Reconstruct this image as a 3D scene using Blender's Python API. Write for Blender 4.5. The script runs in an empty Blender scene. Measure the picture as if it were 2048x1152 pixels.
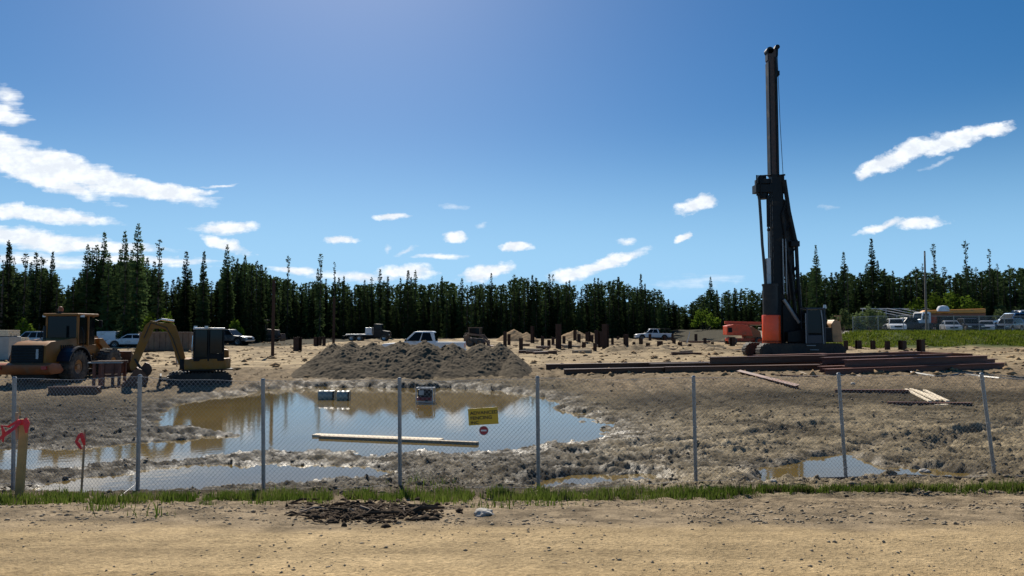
import bpy, bmesh, math, random
import numpy as np
from mathutils import Vector, Matrix

SC = bpy.context.scene
COL = SC.collection
R = math.radians
random.seed(7)

# ------------------------------------------------------------------ camera
FPX = 1436.0                       # focal length in pixels of a 2048 wide picture
HORIZON = 655.0
PITCH = math.atan((HORIZON - 576.0) / FPX)
CAMZ = 2.6
cam_data = bpy.data.cameras.new('camera')
cam_data.sensor_width = 36.0
cam_data.lens = 36.0 * FPX / 2048.0
cam_data.clip_start = 0.1
cam_data.clip_end = 9000.0
cam = bpy.data.objects.new('camera', cam_data)
COL.objects.link(cam)
cam.location = (0, 0, CAMZ)
cam.rotation_euler = (math.pi / 2 + PITCH, 0, 0)
SC.camera = cam

# ------------------------------------------------------------------ light
SUN_AZ = R(-13.5)                  # from +Y, positive towards +X
SUN_EL = R(40.0)
sd = bpy.data.lights.new('sun', 'SUN')
sd.energy = 4.9
sd.angle = R(0.5)
sd.color = (1.0, 0.925, 0.80)
sun = bpy.data.objects.new('sun', sd)
COL.objects.link(sun)
to_sun = Vector((math.sin(SUN_AZ) * math.cos(SUN_EL), math.cos(SUN_AZ) * math.cos(SUN_EL), math.sin(SUN_EL)))
sun.rotation_euler = to_sun.to_track_quat('Z', 'Y').to_euler()
sun.location = to_sun * 200

SC.view_settings.view_transform = 'Standard'
SC.view_settings.look = 'None'
SC.view_settings.exposure = 0.45
SC.view_settings.gamma = 1.0
SC.view_settings.use_curve_mapping = False
SC.cycles.max_bounces = 6
SC.cycles.diffuse_bounces = 2
SC.cycles.glossy_bounces = 3
SC.cycles.transmission_bounces = 3
SC.cycles.transparent_max_bounces = 6
SC.cycles.sample_clamp_indirect = 4.0

SKY_STRENGTH = 0.061
world = bpy.data.worlds.new('World')
SC.world = world
world.use_nodes = True
wn, wl = world.node_tree.nodes, world.node_tree.links
wn.clear()
w_out = wn.new('ShaderNodeOutputWorld')
w_bg = wn.new('ShaderNodeBackground')
w_bg.inputs['Strength'].default_value = SKY_STRENGTH
wl.new(w_bg.outputs[0], w_out.inputs[0])
sky = wn.new('ShaderNodeTexSky')
sky.sky_type = 'NISHITA'
sky.sun_disc = False
sky.sun_elevation = SUN_EL
sky.sun_rotation = SUN_AZ
sky.altitude = 300
sky.air_density = 1.0
sky.dust_density = 0.5
sky.ozone_density = 4.0
hsv = wn.new('ShaderNodeHueSaturation')
hsv.inputs['Saturation'].default_value = 1.36
hsv.inputs['Value'].default_value = 0.93
wl.new(sky.outputs[0], hsv.inputs['Color'])


def ray(px, py):
    X = (px - 1024.0) / FPX
    U = (576.0 - py) / FPX
    c, s = math.cos(PITCH), math.sin(PITCH)
    return X, c - U * s, s + U * c


def tan_uv(px, py):
    x, y, z = ray(px, py)
    return x / y, z / y


# clouds: soft ellipses in direction space, warped and eaten by noise
geo = wn.new('ShaderNodeTexCoord')
sep = wn.new('ShaderNodeSeparateXYZ')
wl.new(geo.outputs['Generated'], sep.inputs[0])


def mnode(op, a, b=None, c=None):
    n = wn.new('ShaderNodeMath')
    n.operation = op
    for i, v in enumerate((a, b, c)):
        if v is None:
            continue
        if isinstance(v, (int, float)):
            n.inputs[i].default_value = v
        else:
            wl.new(v, n.inputs[i])
    return n.outputs[0]


ysafe = mnode('MAXIMUM', sep.outputs[1], 0.05)
cu = mnode('DIVIDE', sep.outputs[0], ysafe)
cv = mnode('DIVIDE', sep.outputs[2], ysafe)
comb = wn.new('ShaderNodeCombineXYZ')
wl.new(cu, comb.inputs[0])
wl.new(cv, comb.inputs[1])


def wnoise(scale, detail, sx, sy, rot=0.0, rough=0.6):
    mp = wn.new('ShaderNodeMapping')
    mp.inputs['Scale'].default_value = (sx, sy, 1)
    mp.inputs['Rotation'].default_value = (0, 0, rot)
    wl.new(comb.outputs[0], mp.inputs['Vector'])
    n = wn.new('ShaderNodeTexNoise')
    n.inputs['Scale'].default_value = scale
    n.inputs['Detail'].default_value = detail
    n.inputs['Roughness'].default_value = rough
    wl.new(mp.outputs[0], n.inputs['Vector'])
    return n


warp = wnoise(26, 4, 1, 1.3)
sub = wn.new('ShaderNodeVectorMath')
sub.operation = 'SUBTRACT'
wl.new(warp.outputs['Color'], sub.inputs[0])
sub.inputs[1].default_value = (0.5, 0.5, 0.5)
scl = wn.new('ShaderNodeVectorMath')
scl.operation = 'MULTIPLY'
wl.new(sub.outputs[0], scl.inputs[0])
scl.inputs[1].default_value = (0.040, 0.018, 0)
addv = wn.new('ShaderNodeVectorMath')
addv.operation = 'ADD'
wl.new(comb.outputs[0], addv.inputs[0])
wl.new(scl.outputs[0], addv.inputs[1])
cpos = addv.outputs[0]
puff = wnoise(38, 6, 1, 1.6, R(-12), 0.6)
streak = wnoise(7, 7, 1.3, 13, R(8), 0.62)

# px, py, half width, half height, degrees (right end down = negative), density, streaky share
CLOUDS = [
    (-30, 300, 170, 44, -13, 1.5, .7), (120, 335, 190, 33, -17, 1.6, .65), (265, 374, 165, 22, -10, 1.5, .55),
    (350, 383, 85, 8, -3, 1.1, .4), (0, 225, 62, 24, -15, 1.1, .9), (10, 196, 34, 22, -15, .8, 1.), (60, 345, 170, 22, -20, 1.3, .6),
    (60, 428, 165, 17, -5, 1.3, .5), (150, 437, 75, 9, -3, 1.1, .4), (40, 473, 170, 20, -4, 1.25, .6), (150, 492, 190, 14, -3, 1.1, .7),
    (300, 520, 140, 12, -2, .95, .9), (60, 520, 120, 18, -2, .9, .8), (455, 455, 66, 15, 1, 1.2, .3), (452, 489, 54, 13, -17, 1.2, .4), (440, 372, 34, 4, 6, .7, .8),
    (590, 540, 56, 8, -6, .95, .6), (683, 480, 34, 8, 0, 1.2, .3), (782, 433, 38, 9, 0, 1.1, .3), (910, 415, 30, 7, -3, .5, .4),
    (960, 450, 19, 6, 3, .55, .4), (910, 474, 28, 12, 0, 1.3, .1), (1030, 495, 30, 11, 3, 1.3, .1), (882, 512, 54, 6, 2, .8, .7),
    (777, 494, 9, 11, 0, .55, .1), (815, 500, 21, 7, 28, .65, .2), (815, 543, 58, 16, 0, 1.1, .1), (975, 543, 60, 18, 11, 1.25, .1),
    (1205, 530, 100, 14, 18, 1.2, .2), (1150, 548, 60, 15, 6, 1.0, .2), (1255, 484, 20, 9, 10, .75, .2), (1385, 412, 40, 17, 14, 1.25, .05), (1412, 404, 28, 16, 10, 1.3, .05),
    (1368, 476, 21, 9, 27, 1.15, .05), (1775, 325, 66, 22, 21, 1.3, .05), (1828, 298, 56, 22, 23, 1.3, .05), (1905, 282, 92, 20, 17, 1.3, .05), (1985, 262, 50, 15, 12, 1.15, .1), (1735, 343, 26, 15, 24, 1.1, .1),
    (1880, 326, 40, 5, 22, .45, .2), (1770, 450, 62, 9, 16, .95, .2), (1840, 444, 60, 13, 2, 1.05, .1), (1655, 416, 26, 6, 3, .5, .5), (1400, 560, 80, 16, 2, .5, .7), (720, 553, 110, 12, 0, .8, .4),
]
tot = None
for (px, py, hw, hh, dg, den, st) in CLOUDS:
    u, v = tan_uv(px, py)
    mp = wn.new('ShaderNodeMapping')
    mp.vector_type = 'TEXTURE'
    mp.inputs['Location'].default_value = (u, v, 0)
    mp.inputs['Rotation'].default_value = (0, 0, R(dg))
    mp.inputs['Scale'].default_value = (1.10 * hw / FPX, 1.06 * hh / FPX, 1)
    wl.new(cpos, mp.inputs['Vector'])
    ln = wn.new('ShaderNodeVectorMath')
    ln.operation = 'LENGTH'
    wl.new(mp.outputs[0], ln.inputs[0])
    m = mnode('MULTIPLY_ADD', ln.outputs['Value'], -den, den)      # den*(1-r)
    nz = mnode('MULTIPLY_ADD', streak.outputs['Fac'], 2.2 * st, -1.1 * st)
    nz2 = mnode('MULTIPLY_ADD', puff.outputs['Fac'], 1.7 * (1.1 - st), -0.85 * (1.1 - st))
    m = mnode('ADD', m, mnode('MULTIPLY', mnode('ADD', nz, nz2), mnode('MINIMUM', mnode('MAXIMUM', mnode('MULTIPLY_ADD', ln.outputs['Value'], -1.6, 2.5), 0.0), 0.9)))
    m = mnode('MULTIPLY', mnode('MAXIMUM', m, 0.0), min(1.0, den) * 1.7)
    tot = m if tot is None else mnode('MAXIMUM', tot, m)
front = mnode('GREATER_THAN', sep.outputs[1], 0.06)
tot = mnode('MULTIPLY', tot, front)
ramp = wn.new('ShaderNodeMapRange')
ramp.interpolation_type = 'LINEAR'
ramp.inputs['From Min'].default_value = 0.0
ramp.inputs['From Max'].default_value = 0.95
wl.new(tot, ramp.inputs['Value'])
cl_mix = wn.new('ShaderNodeMix')
cl_mix.data_type = 'RGBA'
cl_mix.inputs[6].default_value = (10.3, 10.9, 11.7, 1)
cl_mix.inputs[7].default_value = (12.6, 13.1, 13.7, 1)
cl_f = wn.new('ShaderNodeMapRange')
cl_f.inputs['From Min'].default_value = 0.42
cl_f.inputs['From Max'].default_value = 0.60
wl.new(puff.outputs['Fac'], cl_f.inputs['Value'])
wl.new(cl_f.outputs[0], cl_mix.inputs[0])
mix = wn.new('ShaderNodeMix')
mix.data_type = 'RGBA'
wl.new(mnode('MULTIPLY', ramp.outputs[0], 0.96), mix.inputs[0])
hor = wn.new('ShaderNodeMapRange')
hor.interpolation_type = 'SMOOTHERSTEP'
hor.inputs['From Min'].default_value = 0.31
hor.inputs['From Max'].default_value = -0.03
hor.inputs['To Max'].default_value = 0.95
wl.new(sep.outputs[2], hor.inputs['Value'])
hmix = wn.new('ShaderNodeMix')
hmix.data_type = 'RGBA'
wl.new(hor.outputs[0], hmix.inputs[0])
wl.new(hsv.outputs[0], hmix.inputs[6])
hmix.inputs[7].default_value = (4.0, 7.8, 11.9, 1)
wl.new(hmix.outputs[2], mix.inputs[6])
wl.new(cl_mix.outputs[2], mix.inputs[7])
wl.new(mix.outputs[2], w_bg.inputs['Color'])


# ------------------------------------------------------------------ noise in numpy
def _h(ix, iy, s):
    h = (ix.astype(np.int64) * 374761393 + iy.astype(np.int64) * 668265263 + s * 1274126177) & 0xFFFFFFFF
    h = ((h ^ (h >> 13)) * 1274126177) & 0xFFFFFFFF
    h = h ^ (h >> 16)
    return (h & 0xFFFF) / 65536.0


def vnoise(x, y, s=0):
    x = np.asarray(x, float)
    y = np.asarray(y, float)
    ix, iy = np.floor(x), np.floor(y)
    fx, fy = x - ix, y - iy
    def g(dx, dy):
        a = _h(ix + dx, iy + dy, s) * 2 * np.pi
        return np.cos(a) * (fx - dx) + np.sin(a) * (fy - dy)
    ux = fx * fx * fx * (fx * (fx * 6 - 15) + 10)
    uy = fy * fy * fy * (fy * (fy * 6 - 15) + 10)
    a, b, c, d = g(0, 0), g(1, 0), g(0, 1), g(1, 1)
    return ((a * (1 - ux) + b * ux) * (1 - uy) + (c * (1 - ux) + d * ux) * uy) * 1.4


def fbm(x, y, o=4, s=0, gain=0.5):
    t, a = 0, 1.0
    for i in range(o):
        t = t + a * vnoise(x, y, s + i * 17)
        x, y, a = x * 2.03 + 3.1, y * 2.03 + 1.7, a * gain
    return t


def sst(a, b, v):
    t = np.clip((v - a) / (b - a), 0, 1)
    return t * t * (3 - 2 * t)


# ------------------------------------------------------------------ the lie of the land
PY = [-60, 6.0, 7.4, 8.9, 10.2, 11.4, 13, 30, 34, 40, 52, 120, 220, 600, 4000]
PZ = [.9, .9, .74, .42, .20, .07, 0.0, 0.04, .16, .38, .45, .50, .60, 1.0, 1.0]


def macro(x, y):
    x = np.asarray(x, float)
    y = np.asarray(y, float)
    z = np.interp(y, PY, PZ)
    bank = sst(37.0, 43.0, x + 0.12 * (y - 80)) * sst(73, 85, y) * 1.55
    z = z + bank
    z = z + 0.25 * sst(2, 9, x) * sst(15, 22, y) * (1 - sst(30, 40, y)) * 0.6
    return z


def G(x, y):
    return float(macro(np.array([x]), np.array([y]))[0])


def W(px, py):
    """the ground point that the camera sees there"""
    dx, dy, dz = ray(px, py)
    t = 2.0
    while t < 3000:
        x, y, z = dx * t, dy * t, CAMZ + dz * t
        if z <= G(x, y):
            break
        t *= 1.004
    lo, hi = t / 1.004, t
    for _ in range(20):
        mid = (lo + hi) / 2
        if CAMZ + dz * mid <= G(dx * mid, dy * mid):
            hi = mid
        else:
            lo = mid
    return Vector((dx * hi, dy * hi, CAMZ + dz * hi))


def WZ(px, py, z):
    dx, dy, dz = ray(px, py)
    t = (z - CAMZ) / dz
    return Vector((dx * t, dy * t, z))


def WY(px, py, y):
    dx, dy, dz = ray(px, py)
    t = y / dy
    return Vector((dx * t, y, CAMZ + dz * t))


def XG(px, y):
    """ground point at distance y in the direction of picture column px"""
    x = (px - 1024.0) / FPX * y
    return Vector((x, y, G(x, y)))


WATER = -0.05
POND = [(318, 832), (345, 812), (420, 796), (500, 788), (530, 778), (640, 773), (800, 776), (930, 777), (1050, 788), (1108, 799), (1118, 816), (1150, 828), (1190, 842), (1206, 862),
        (1196, 880), (1120, 884), (1010, 900), (900, 905), (760, 906), (620, 904), (540, 906), (470, 898), (380, 897), (300, 912), (280, 900), (380, 884), (470, 874), (500, 868), (420, 860), (330, 850)]
PUD = [
    [(40, 992), (120, 968), (240, 955), (330, 943), (430, 936), (560, 938), (700, 940), (780, 948), (700, 956), (560, 966), (420, 982), (280, 988), (150, 992)],
    [(-80, 905), (60, 903), (140, 910), (190, 918), (150, 930), (20, 934), (-80, 934)],
    [(280, 888), (400, 880), (450, 890), (420, 905), (340, 918), (270, 912)],
    [(1535, 946), (1600, 932), (1640, 918), (1700, 918), (1740, 932), (1735, 948), (1690, 958), (1560, 962)],
    [(1080, 972), (1160, 958), (1280, 952), (1300, 962), (1200, 972)],
    [(1815, 956), (1870, 944), (1930, 950), (1910, 958)],
    [(180, 900), (240, 893), (270, 900), (230, 912)],
]
RUTS = [
    [(1500, 965), (1600, 940), (1700, 902), (1790, 875), (1900, 868), (2060, 850)],
    [(1790, 935), (1850, 905), (1900, 880), (2000, 850), (2080, 838)],
    [(1150, 905), (1300, 888), (1420, 880), (1560, 862), (1700, 842)],
    [(1270, 762), (1310, 790), (1400, 850)],
    [(1370, 770), (1430, 800), (1560, 850)],
    [(0, 850), (120, 842), (260, 836), (330, 842)],
    [(0, 880), (140, 872), (300, 862), (470, 872)],
    [(1040, 940), (1250, 925), (1400, 900), (1600, 890)],
]


def seg_dist(x, y, pts, closed):
    d = np.full(x.shape, 1e9)
    n = len(pts)
    for i in range(n if closed else n - 1):
        ax, ay = pts[i]
        bx, by = pts[(i + 1) % n]
        ex, ey = bx - ax, by - ay
        t = np.clip(((x - ax) * ex + (y - ay) * ey) / (ex * ex + ey * ey + 1e-9), 0, 1)
        d = np.minimum(d, (x - ax - t * ex) ** 2 + (y - ay - t * ey) ** 2)
    return np.sqrt(d)


def poly_sdf(x, y, pts):
    d = seg_dist(x, y, pts, True)
    ins = np.zeros(x.shape, bool)
    n = len(pts)
    for i in range(n):
        ax, ay = pts[i]
        bx, by = pts[(i + 1) % n]
        c = ((ay > y) != (by > y)) & (x < (bx - ax) * (y - ay) / (by - ay + 1e-12) + ax)
        ins ^= c
    return np.where(ins, -d, d)


def to_xy(poly, z=WATER):
    return [tuple(WZ(a, b, z)[:2]) for a, b in poly]


POLYS = [to_xy(POND)] + [to_xy(p) for p in PUD]
RUTXY = [[tuple(W(a, b)[:2]) for a, b in r] for r in RUTS]


def terrain(x, y):
    """full height and the zone values for arrays x, y"""
    z = macro(x, y)
    near = sst(6.2, 8.0, y)
    mudw = sst(9.8, 11.8, y) * (1 - sst(34, 46, y))
    far = sst(38, 55, y)
    # road: long shallow grader marks and small stones
    z = z + (1 - near) * (0.006 * fbm(x * 1.5, y * 9, 4, 3) + 0.004 * fbm(x * 14, y * 14, 2, 5))
    slope = near * (1 - sst(10.5, 12, y))
    z = z + slope * (0.035 * fbm(x * 2.2, y * 2.6, 4, 11) + 0.022 * np.abs(vnoise(x * 9, y * 9, 12)))
    # mud: clods, smears and hollows
    wx = x + 0.12 * vnoise(x * 2, y * 2, 60)
    wy = y + 0.12 * vnoise(x * 2 + 9, y * 2, 61)
    clod = 0.042 * fbm(wx * 0.8, wy * 1.3, 3, 21) + 0.055 * (np.abs(fbm(wx * 2.6, wy * 3.6, 3, 22)) - 0.25) + 0.042 * np.abs(vnoise(wx * 7.5, wy * 8.5, 23)) + 0.048 * np.abs(vnoise(wx * 11, wy * 14, 24)) + 0.026 * vnoise(wx * 20, wy * 24, 25)
    calm = 0.55 + 0.45 * np.clip(fbm(x * 0.25, y * 0.35, 2, 31) + 0.5, 0, 1.3)
    left_bank = sst(29, 33, y) * (1 - sst(-10, -4, x))
    right = sst(4.0, 8.5, x) * sst(13, 17, y)
    calm = calm * (1 - 0.25 * left_bank)
    z = z + mudw * clod * calm * 1.2
    z = z + mudw * (0.035 * np.abs(vnoise(wx * 5.2, wy * 5.6, 26)) + 0.03 * vnoise(wx * 6.5, wy * 7, 27))
    bankz = sst(27, 31, y) * (1 - sst(37, 42, y)) * (1 - sst(3, 8, x) * .6)
    z = z + bankz * (0.13 * np.abs(fbm(wx * 1.3, wy * 1.5, 3, 28)) + 0.07 * np.abs(vnoise(wx * 3.5, wy * 3.7, 29)))
    # sandy plateau: hummocks
    z = z + far * (1 - sst(150, 300, y)) * (0.10 * fbm(x * 0.33, y * 0.22, 4, 41) + 0.05 * np.abs(fbm(x * 1.1, y * 0.8, 3, 42)))
    z = z + far * sst(4, 9, x) * (1 - sst(19, 25, x)) * sst(58, 66, y) * (1 - sst(110, 130, y)) * 0.55 * np.clip(fbm(x * 0.45, y * 0.35, 3, 44) + .1, 0, 1)
    z = z + sst(300, 600, y) * 1.5 * fbm(x * 0.004, y * 0.004, 3, 51)
    xi = x / np.maximum(y, 1) * FPX + 1024
    z = z - mudw * (0.050 * sst(11.3, 12, y) * (1 - sst(16, 19.5, y)) * (1 - sst(420, 660, xi)) + 0.025 * sst(11.3, 12, y) * (1 - sst(14.5, 17, y)) * sst(420, 560, xi) * (1 - sst(1180, 1320, xi)))
    rutm = np.zeros(x.shape)
    for i, r in enumerate(RUTXY):
        d = seg_dist(x, y, r, False) + 0.08 * vnoise(x * 1.7, y * 1.7, 70 + i)
        g = np.exp(-(d / 0.20) ** 2)
        b = np.exp(-((d - 0.42) / 0.15) ** 2)
        z = z + mudw * (-0.085 * g + 0.04 * b + 0.035 * g * np.sin((x + 0.6 * y) * 24))
        rutm = np.maximum(rutm, mudw * g * (0.7 + 0.3 * np.sin((x + 0.6 * y) * 24)))
    wet = np.zeros(x.shape)
    for i, p in enumerate(POLYS):
        s = poly_sdf(x, y, p)
        s = s - (0.0 if i == 0 else 0.16) + (0.5 if i == 0 else 0.20) * fbm(x * 0.9, y * 1.2, 4, 80 + i, 0.6)
        e = 0.6 if i == 0 else 0.40
        m = 1 - sst(-e, e, s)
        z = z * (1 - 0.9 * m) - 0.22 * m
        wet = np.maximum(wet, 1 - sst(0.0, 1.5 if i == 0 else 0.7, s))
    return z, wet, rutm


def hz(x, y):
    z, _, _ = terrain(np.array([float(x)]), np.array([float(y)]))
    return float(z[0])


# ------------------------------------------------------------------ materials
def mat(name, col, rough=0.6, metal=0.0, var=0.25, scale=6.0, bump=0.0, dirt=None, dirt_amt=0.0, spec=0.5, coord='Object', objvar=0.0):
    m = bpy.data.materials.new(name)
    m.use_nodes = True
    nt = m.node_tree
    n, l = nt.nodes, nt.links
    b = n['Principled BSDF']
    b.inputs['Roughness'].default_value = rough
    b.inputs['Metallic'].default_value = metal
    b.inputs['Specular IOR Level'].default_value = spec
    tc = n.new('ShaderNodeTexCoord')
    nz = n.new('ShaderNodeTexNoise')
    nz.inputs['Scale'].default_value = scale
    nz.inputs['Detail'].default_value = 6
    nz.inputs['Roughness'].default_value = 0.65
    l.new(tc.outputs[coord], nz.inputs['Vector'])
    mp = n.new('ShaderNodeMapRange')
    mp.inputs['From Min'].default_value = 0.3
    mp.inputs['From Max'].default_value = 0.7
    mp.inputs['To Min'].default_value = 1 - var
    mp.inputs['To Max'].default_value = 1 + var
    l.new(nz.outputs['Fac'], mp.inputs['Value'])
    mul = n.new('ShaderNodeVectorMath')
    mul.operation = 'SCALE'
    mul.inputs[0].default_value = col[:3]
    l.new(mp.outputs[0], mul.inputs['Scale'])
    out = mul.outputs[0]
    if objvar:
        oi = n.new('ShaderNodeObjectInfo')
        m2 = n.new('ShaderNodeMapRange')
        m2.inputs['To Min'].default_value = 1 - objvar
        m2.inputs['To Max'].default_value = 1 + objvar
        l.new(oi.outputs['Random'], m2.inputs['Value'])
        s2 = n.new('ShaderNodeVectorMath')
        s2.operation = 'SCALE'
        l.new(out, s2.inputs[0])
        l.new(m2.outputs[0], s2.inputs['Scale'])
        out = s2.outputs[0]
    if dirt_amt:
        n2 = n.new('ShaderNodeTexNoise')
        n2.inputs['Scale'].default_value = scale * 0.45
        n2.inputs['Detail'].default_value = 8
        n2.inputs['Roughness'].default_value = 0.7
        l.new(tc.outputs[coord], n2.inputs['Vector'])
        r2 = n.new('ShaderNodeMapRange')
        r2.inputs['From Min'].default_value = 0.62 - 0.3 * dirt_amt
        r2.inputs['From Max'].default_value = 0.72
        l.new(n2.outputs['Fac'], r2.inputs['Value'])
        mx = n.new('ShaderNodeMix')
        mx.data_type = 'RGBA'
        l.new(r2.outputs[0], mx.inputs[0])
        l.new(out, mx.inputs[6])
        mx.inputs[7].default_value = (*(dirt or (0.2, 0.16, 0.11)), 1)
        out = mx.outputs[2]
        rr = n.new('ShaderNodeMapRange')
        rr.inputs['To Min'].default_value = rough
        rr.inputs['To Max'].default_value = 0.9
        l.new(r2.outputs[0], rr.inputs['Value'])
        l.new(rr.outputs[0], b.inputs['Roughness'])
    l.new(out, b.inputs['Base Color'])
    if bump:
        bp = n.new('ShaderNodeBump')
        bp.inputs['Strength'].default_value = bump
        bp.inputs['Distance'].default_value = 0.02
        l.new(nz.outputs['Fac'], bp.inputs['Height'])
        l.new(bp.outputs[0], b.inputs['Normal'])
    return m


def foliage(name, col, tip, trans=0.25, hi=1.35):
    m = bpy.data.materials.new(name)
    m.use_nodes = True
    nt = m.node_tree
    n, l = nt.nodes, nt.links
    n.clear()
    o = n.new('ShaderNodeOutputMaterial')
    d = n.new('ShaderNodeBsdfDiffuse')
    t = n.new('ShaderNodeBsdfTranslucent')
    mx = n.new('ShaderNodeMixShader')
    mx.inputs[0].default_value = trans
    l.new(d.outputs[0], mx.inputs[1])
    l.new(t.outputs[0], mx.inputs[2])
    l.new(mx.outputs[0], o.inputs[0])
    tc = n.new('ShaderNodeTexCoord')
    nz = n.new('ShaderNodeTexNoise')
    nz.inputs['Scale'].default_value = 1.1
    nz.inputs['Detail'].default_value = 5
    l.new(tc.outputs['Object'], nz.inputs['Vector'])
    mr = n.new('ShaderNodeMapRange')
    mr.inputs['From Min'].default_value = 0.32
    mr.inputs['From Max'].default_value = 0.68
    l.new(nz.outputs['Fac'], mr.inputs['Value'])
    mc = n.new('ShaderNodeMix')
    mc.data_type = 'RGBA'
    mc.inputs[6].default_value = (*col, 1)
    mc.inputs[7].default_value = (*tip, 1)
    l.new(mr.outputs[0], mc.inputs[0])
    oi = n.new('ShaderNodeObjectInfo')
    m2 = n.new('ShaderNodeMapRange')
    m2.inputs['To Min'].default_value = 0.65
    m2.inputs['To Max'].default_value = hi
    l.new(oi.outputs['Random'], m2.inputs['Value'])
    s = n.new('ShaderNodeVectorMath')
    s.operation = 'SCALE'
    l.new(mc.outputs[2], s.inputs[0])
    l.new(m2.outputs[0], s.inputs['Scale'])
    l.new(s.outputs[0], d.inputs['Color'])
    l.new(s.outputs[0], t.inputs['Color'])
    return m


def ground_mat(name):
    m = bpy.data.materials.new(name)
    m.use_nodes = True
    nt = m.node_tree
    n, l = nt.nodes, nt.links
    b = n['Principled BSDF']
    at = n.new('ShaderNodeAttribute')
    at.attribute_name = 'soil'
    wt = n.new('ShaderNodeAttribute')
    wt.attribute_name = 'wetness'
    tc = n.new('ShaderNodeTexCoord')
    outs = []
    for sc_, de in ((2.2, 6), (28, 5)):
        nz = n.new('ShaderNodeTexNoise')
        nz.inputs['Scale'].default_value = sc_
        nz.inputs['Detail'].default_value = de
        nz.inputs['Roughness'].default_value = 0.7
        l.new(tc.outputs['Object'], nz.inputs['Vector'])
        outs.append(nz)
    mr = n.new('ShaderNodeMapRange')
    mr.inputs['From Min'].default_value = 0.3
    mr.inputs['From Max'].default_value = 0.7
    mr.inputs['To Min'].default_value = 0.74
    mr.inputs['To Max'].default_value = 1.26
    l.new(outs[0].outputs['Fac'], mr.inputs['Value'])
    mr2 = n.new('ShaderNodeMapRange')
    mr2.inputs['From Min'].default_value = 0.3
    mr2.inputs['From Max'].default_value = 0.7
    mr2.inputs['To Min'].default_value = 0.68
    mr2.inputs['To Max'].default_value = 1.3
    l.new(outs[1].outputs['Fac'], mr2.inputs['Value'])
    mm = n.new('ShaderNodeMath')
    mm.operation = 'MULTIPLY'
    l.new(mr.outputs[0], mm.inputs[0])
    l.new(mr2.outputs[0], mm.inputs[1])
    s = n.new('ShaderNodeVectorMath')
    s.operation = 'SCALE'
    l.new(at.outputs['Color'], s.inputs[0])
    l.new(mm.outputs[0], s.inputs['Scale'])
    l.new(s.outputs[0], b.inputs['Base Color'])
    rr = n.new('ShaderNodeMapRange')
    rr.inputs['To Min'].default_value = 0.93
    rr.inputs['To Max'].default_value = 0.40
    l.new(wt.outputs['Fac'], rr.inputs['Value'])
    l.new(mr2.outputs[0], mm.inputs[1])
    l.new(rr.outputs[0], b.inputs['Roughness'])
    sr = n.new('ShaderNodeMapRange')
    sr.inputs['To Min'].default_value = 0.06
    sr.inputs['To Max'].default_value = 0.55
    l.new(wt.outputs['Fac'], sr.inputs['Value'])
    l.new(sr.outputs[0], b.inputs['Specular IOR Level'])
    bp = n.new('ShaderNodeBump')
    bp.inputs['Strength'].default_value = 0.8
    bp.inputs['Distance'].default_value = 0.035
    l.new(outs[1].outputs['Fac'], bp.inputs['Height'])
    l.new(bp.outputs[0], b.inputs['Normal'])
    return m


M = {}
M['ground'] = ground_mat('soil')
M['galv'] = mat('galvanised_steel', (0.27, 0.28, 0.285), 0.5, 0.5, 0.2, 12)
M['wire'] = mat('galvanised_wire', (0.36, 0.365, 0.37), 0.7, 0.0, 0.15, 12)
M['rust'] = mat('rusty_steel', (0.13, 0.046, 0.030), 0.6, 0.1, 0.5, 5, 0.2, (0.24, 0.11, 0.075), 0.35, objvar=0.3)
M['rust_dark'] = mat('dark_rusty_steel', (0.085, 0.038, 0.021), 0.5, 0.2, 0.4, 5, 0.15, (0.12, 0.06, 0.04), 0.2, objvar=0.25)
M['pile_dark'] = mat('dark_brown_steel', (0.040, 0.021, 0.015), 0.65, 0.1, 0.4, 5, 0.15, (0.09, 0.045, 0.03), 0.2, spec=.25)
M['black'] = mat('black_paint', (0.010, 0.011, 0.012), 0.45, 0, 0.3, 3, 0, (0.045, 0.04, 0.034), 0.25, spec=.15)
M['dkgrey'] = mat('dark_grey_paint', (0.024, 0.026, 0.027), 0.5, 0, 0.3, 3, 0, (0.075, 0.06, 0.048), 0.25, spec=.2)
M['rubber'] = mat('tyre_rubber', (0.035, 0.034, 0.032), 0.85, 0, 0.3, 8, 0.2, (0.20, 0.165, 0.12), 0.6)
M['track'] = mat('track_steel', (0.028, 0.025, 0.022), 0.7, 0.2, 0.3, 4, 0.2, (0.085, 0.066, 0.048), 0.5)
M['loader'] = mat('ochre_loader_paint', (0.30, 0.115, 0.016), 0.5, 0, 0.12, 3, 0, (0.20, 0.115, 0.055), 0.5, spec=.3)
M['exc'] = mat('yellow_excavator_paint', (0.30, 0.125, 0.014), 0.5, 0, 0.12, 3, 0, (0.22, 0.14, 0.07), 0.45, spec=.3)
M['orange'] = mat('orange_paint', (0.90, 0.085, 0.012), 0.35, 0, 0.1, 3, 0, (0.5, 0.08, 0.03), 0.1)
M['drum'] = mat('grey_green_plastic', (0.24, 0.28, 0.25), 0.32, 0, 0.1, 5, 0, (0.3, 0.25, 0.17), 0.2)
M['tealglass'] = mat('teal_reflection_glass', (0.007, 0.018, 0.019), 0.07, 0, 0.2, 2, spec=0.2)  # teal base colour stands for the reflection in the cab windows
M['drygrass'] = foliage('dry_grass_blades', (0.19, 0.15, 0.075), (0.30, 0.25, 0.14), 0.3)
M['orange2'] = mat('weathered_orange_paint', (0.62, 0.065, 0.014), 0.45, 0, 0.2, 3, 0, (0.25, 0.13, 0.07), 0.3)
M['redorange'] = mat('rust_red_frame_paint', (0.30, 0.085, 0.022), 0.5, 0, 0.2, 4, 0, (0.2, 0.12, 0.07), 0.35)
M['tan'] = mat('tan_paint', (0.42, 0.23, 0.10), 0.5, 0, 0.15, 4, 0, (0.2, 0.14, 0.09), 0.3)
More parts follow.
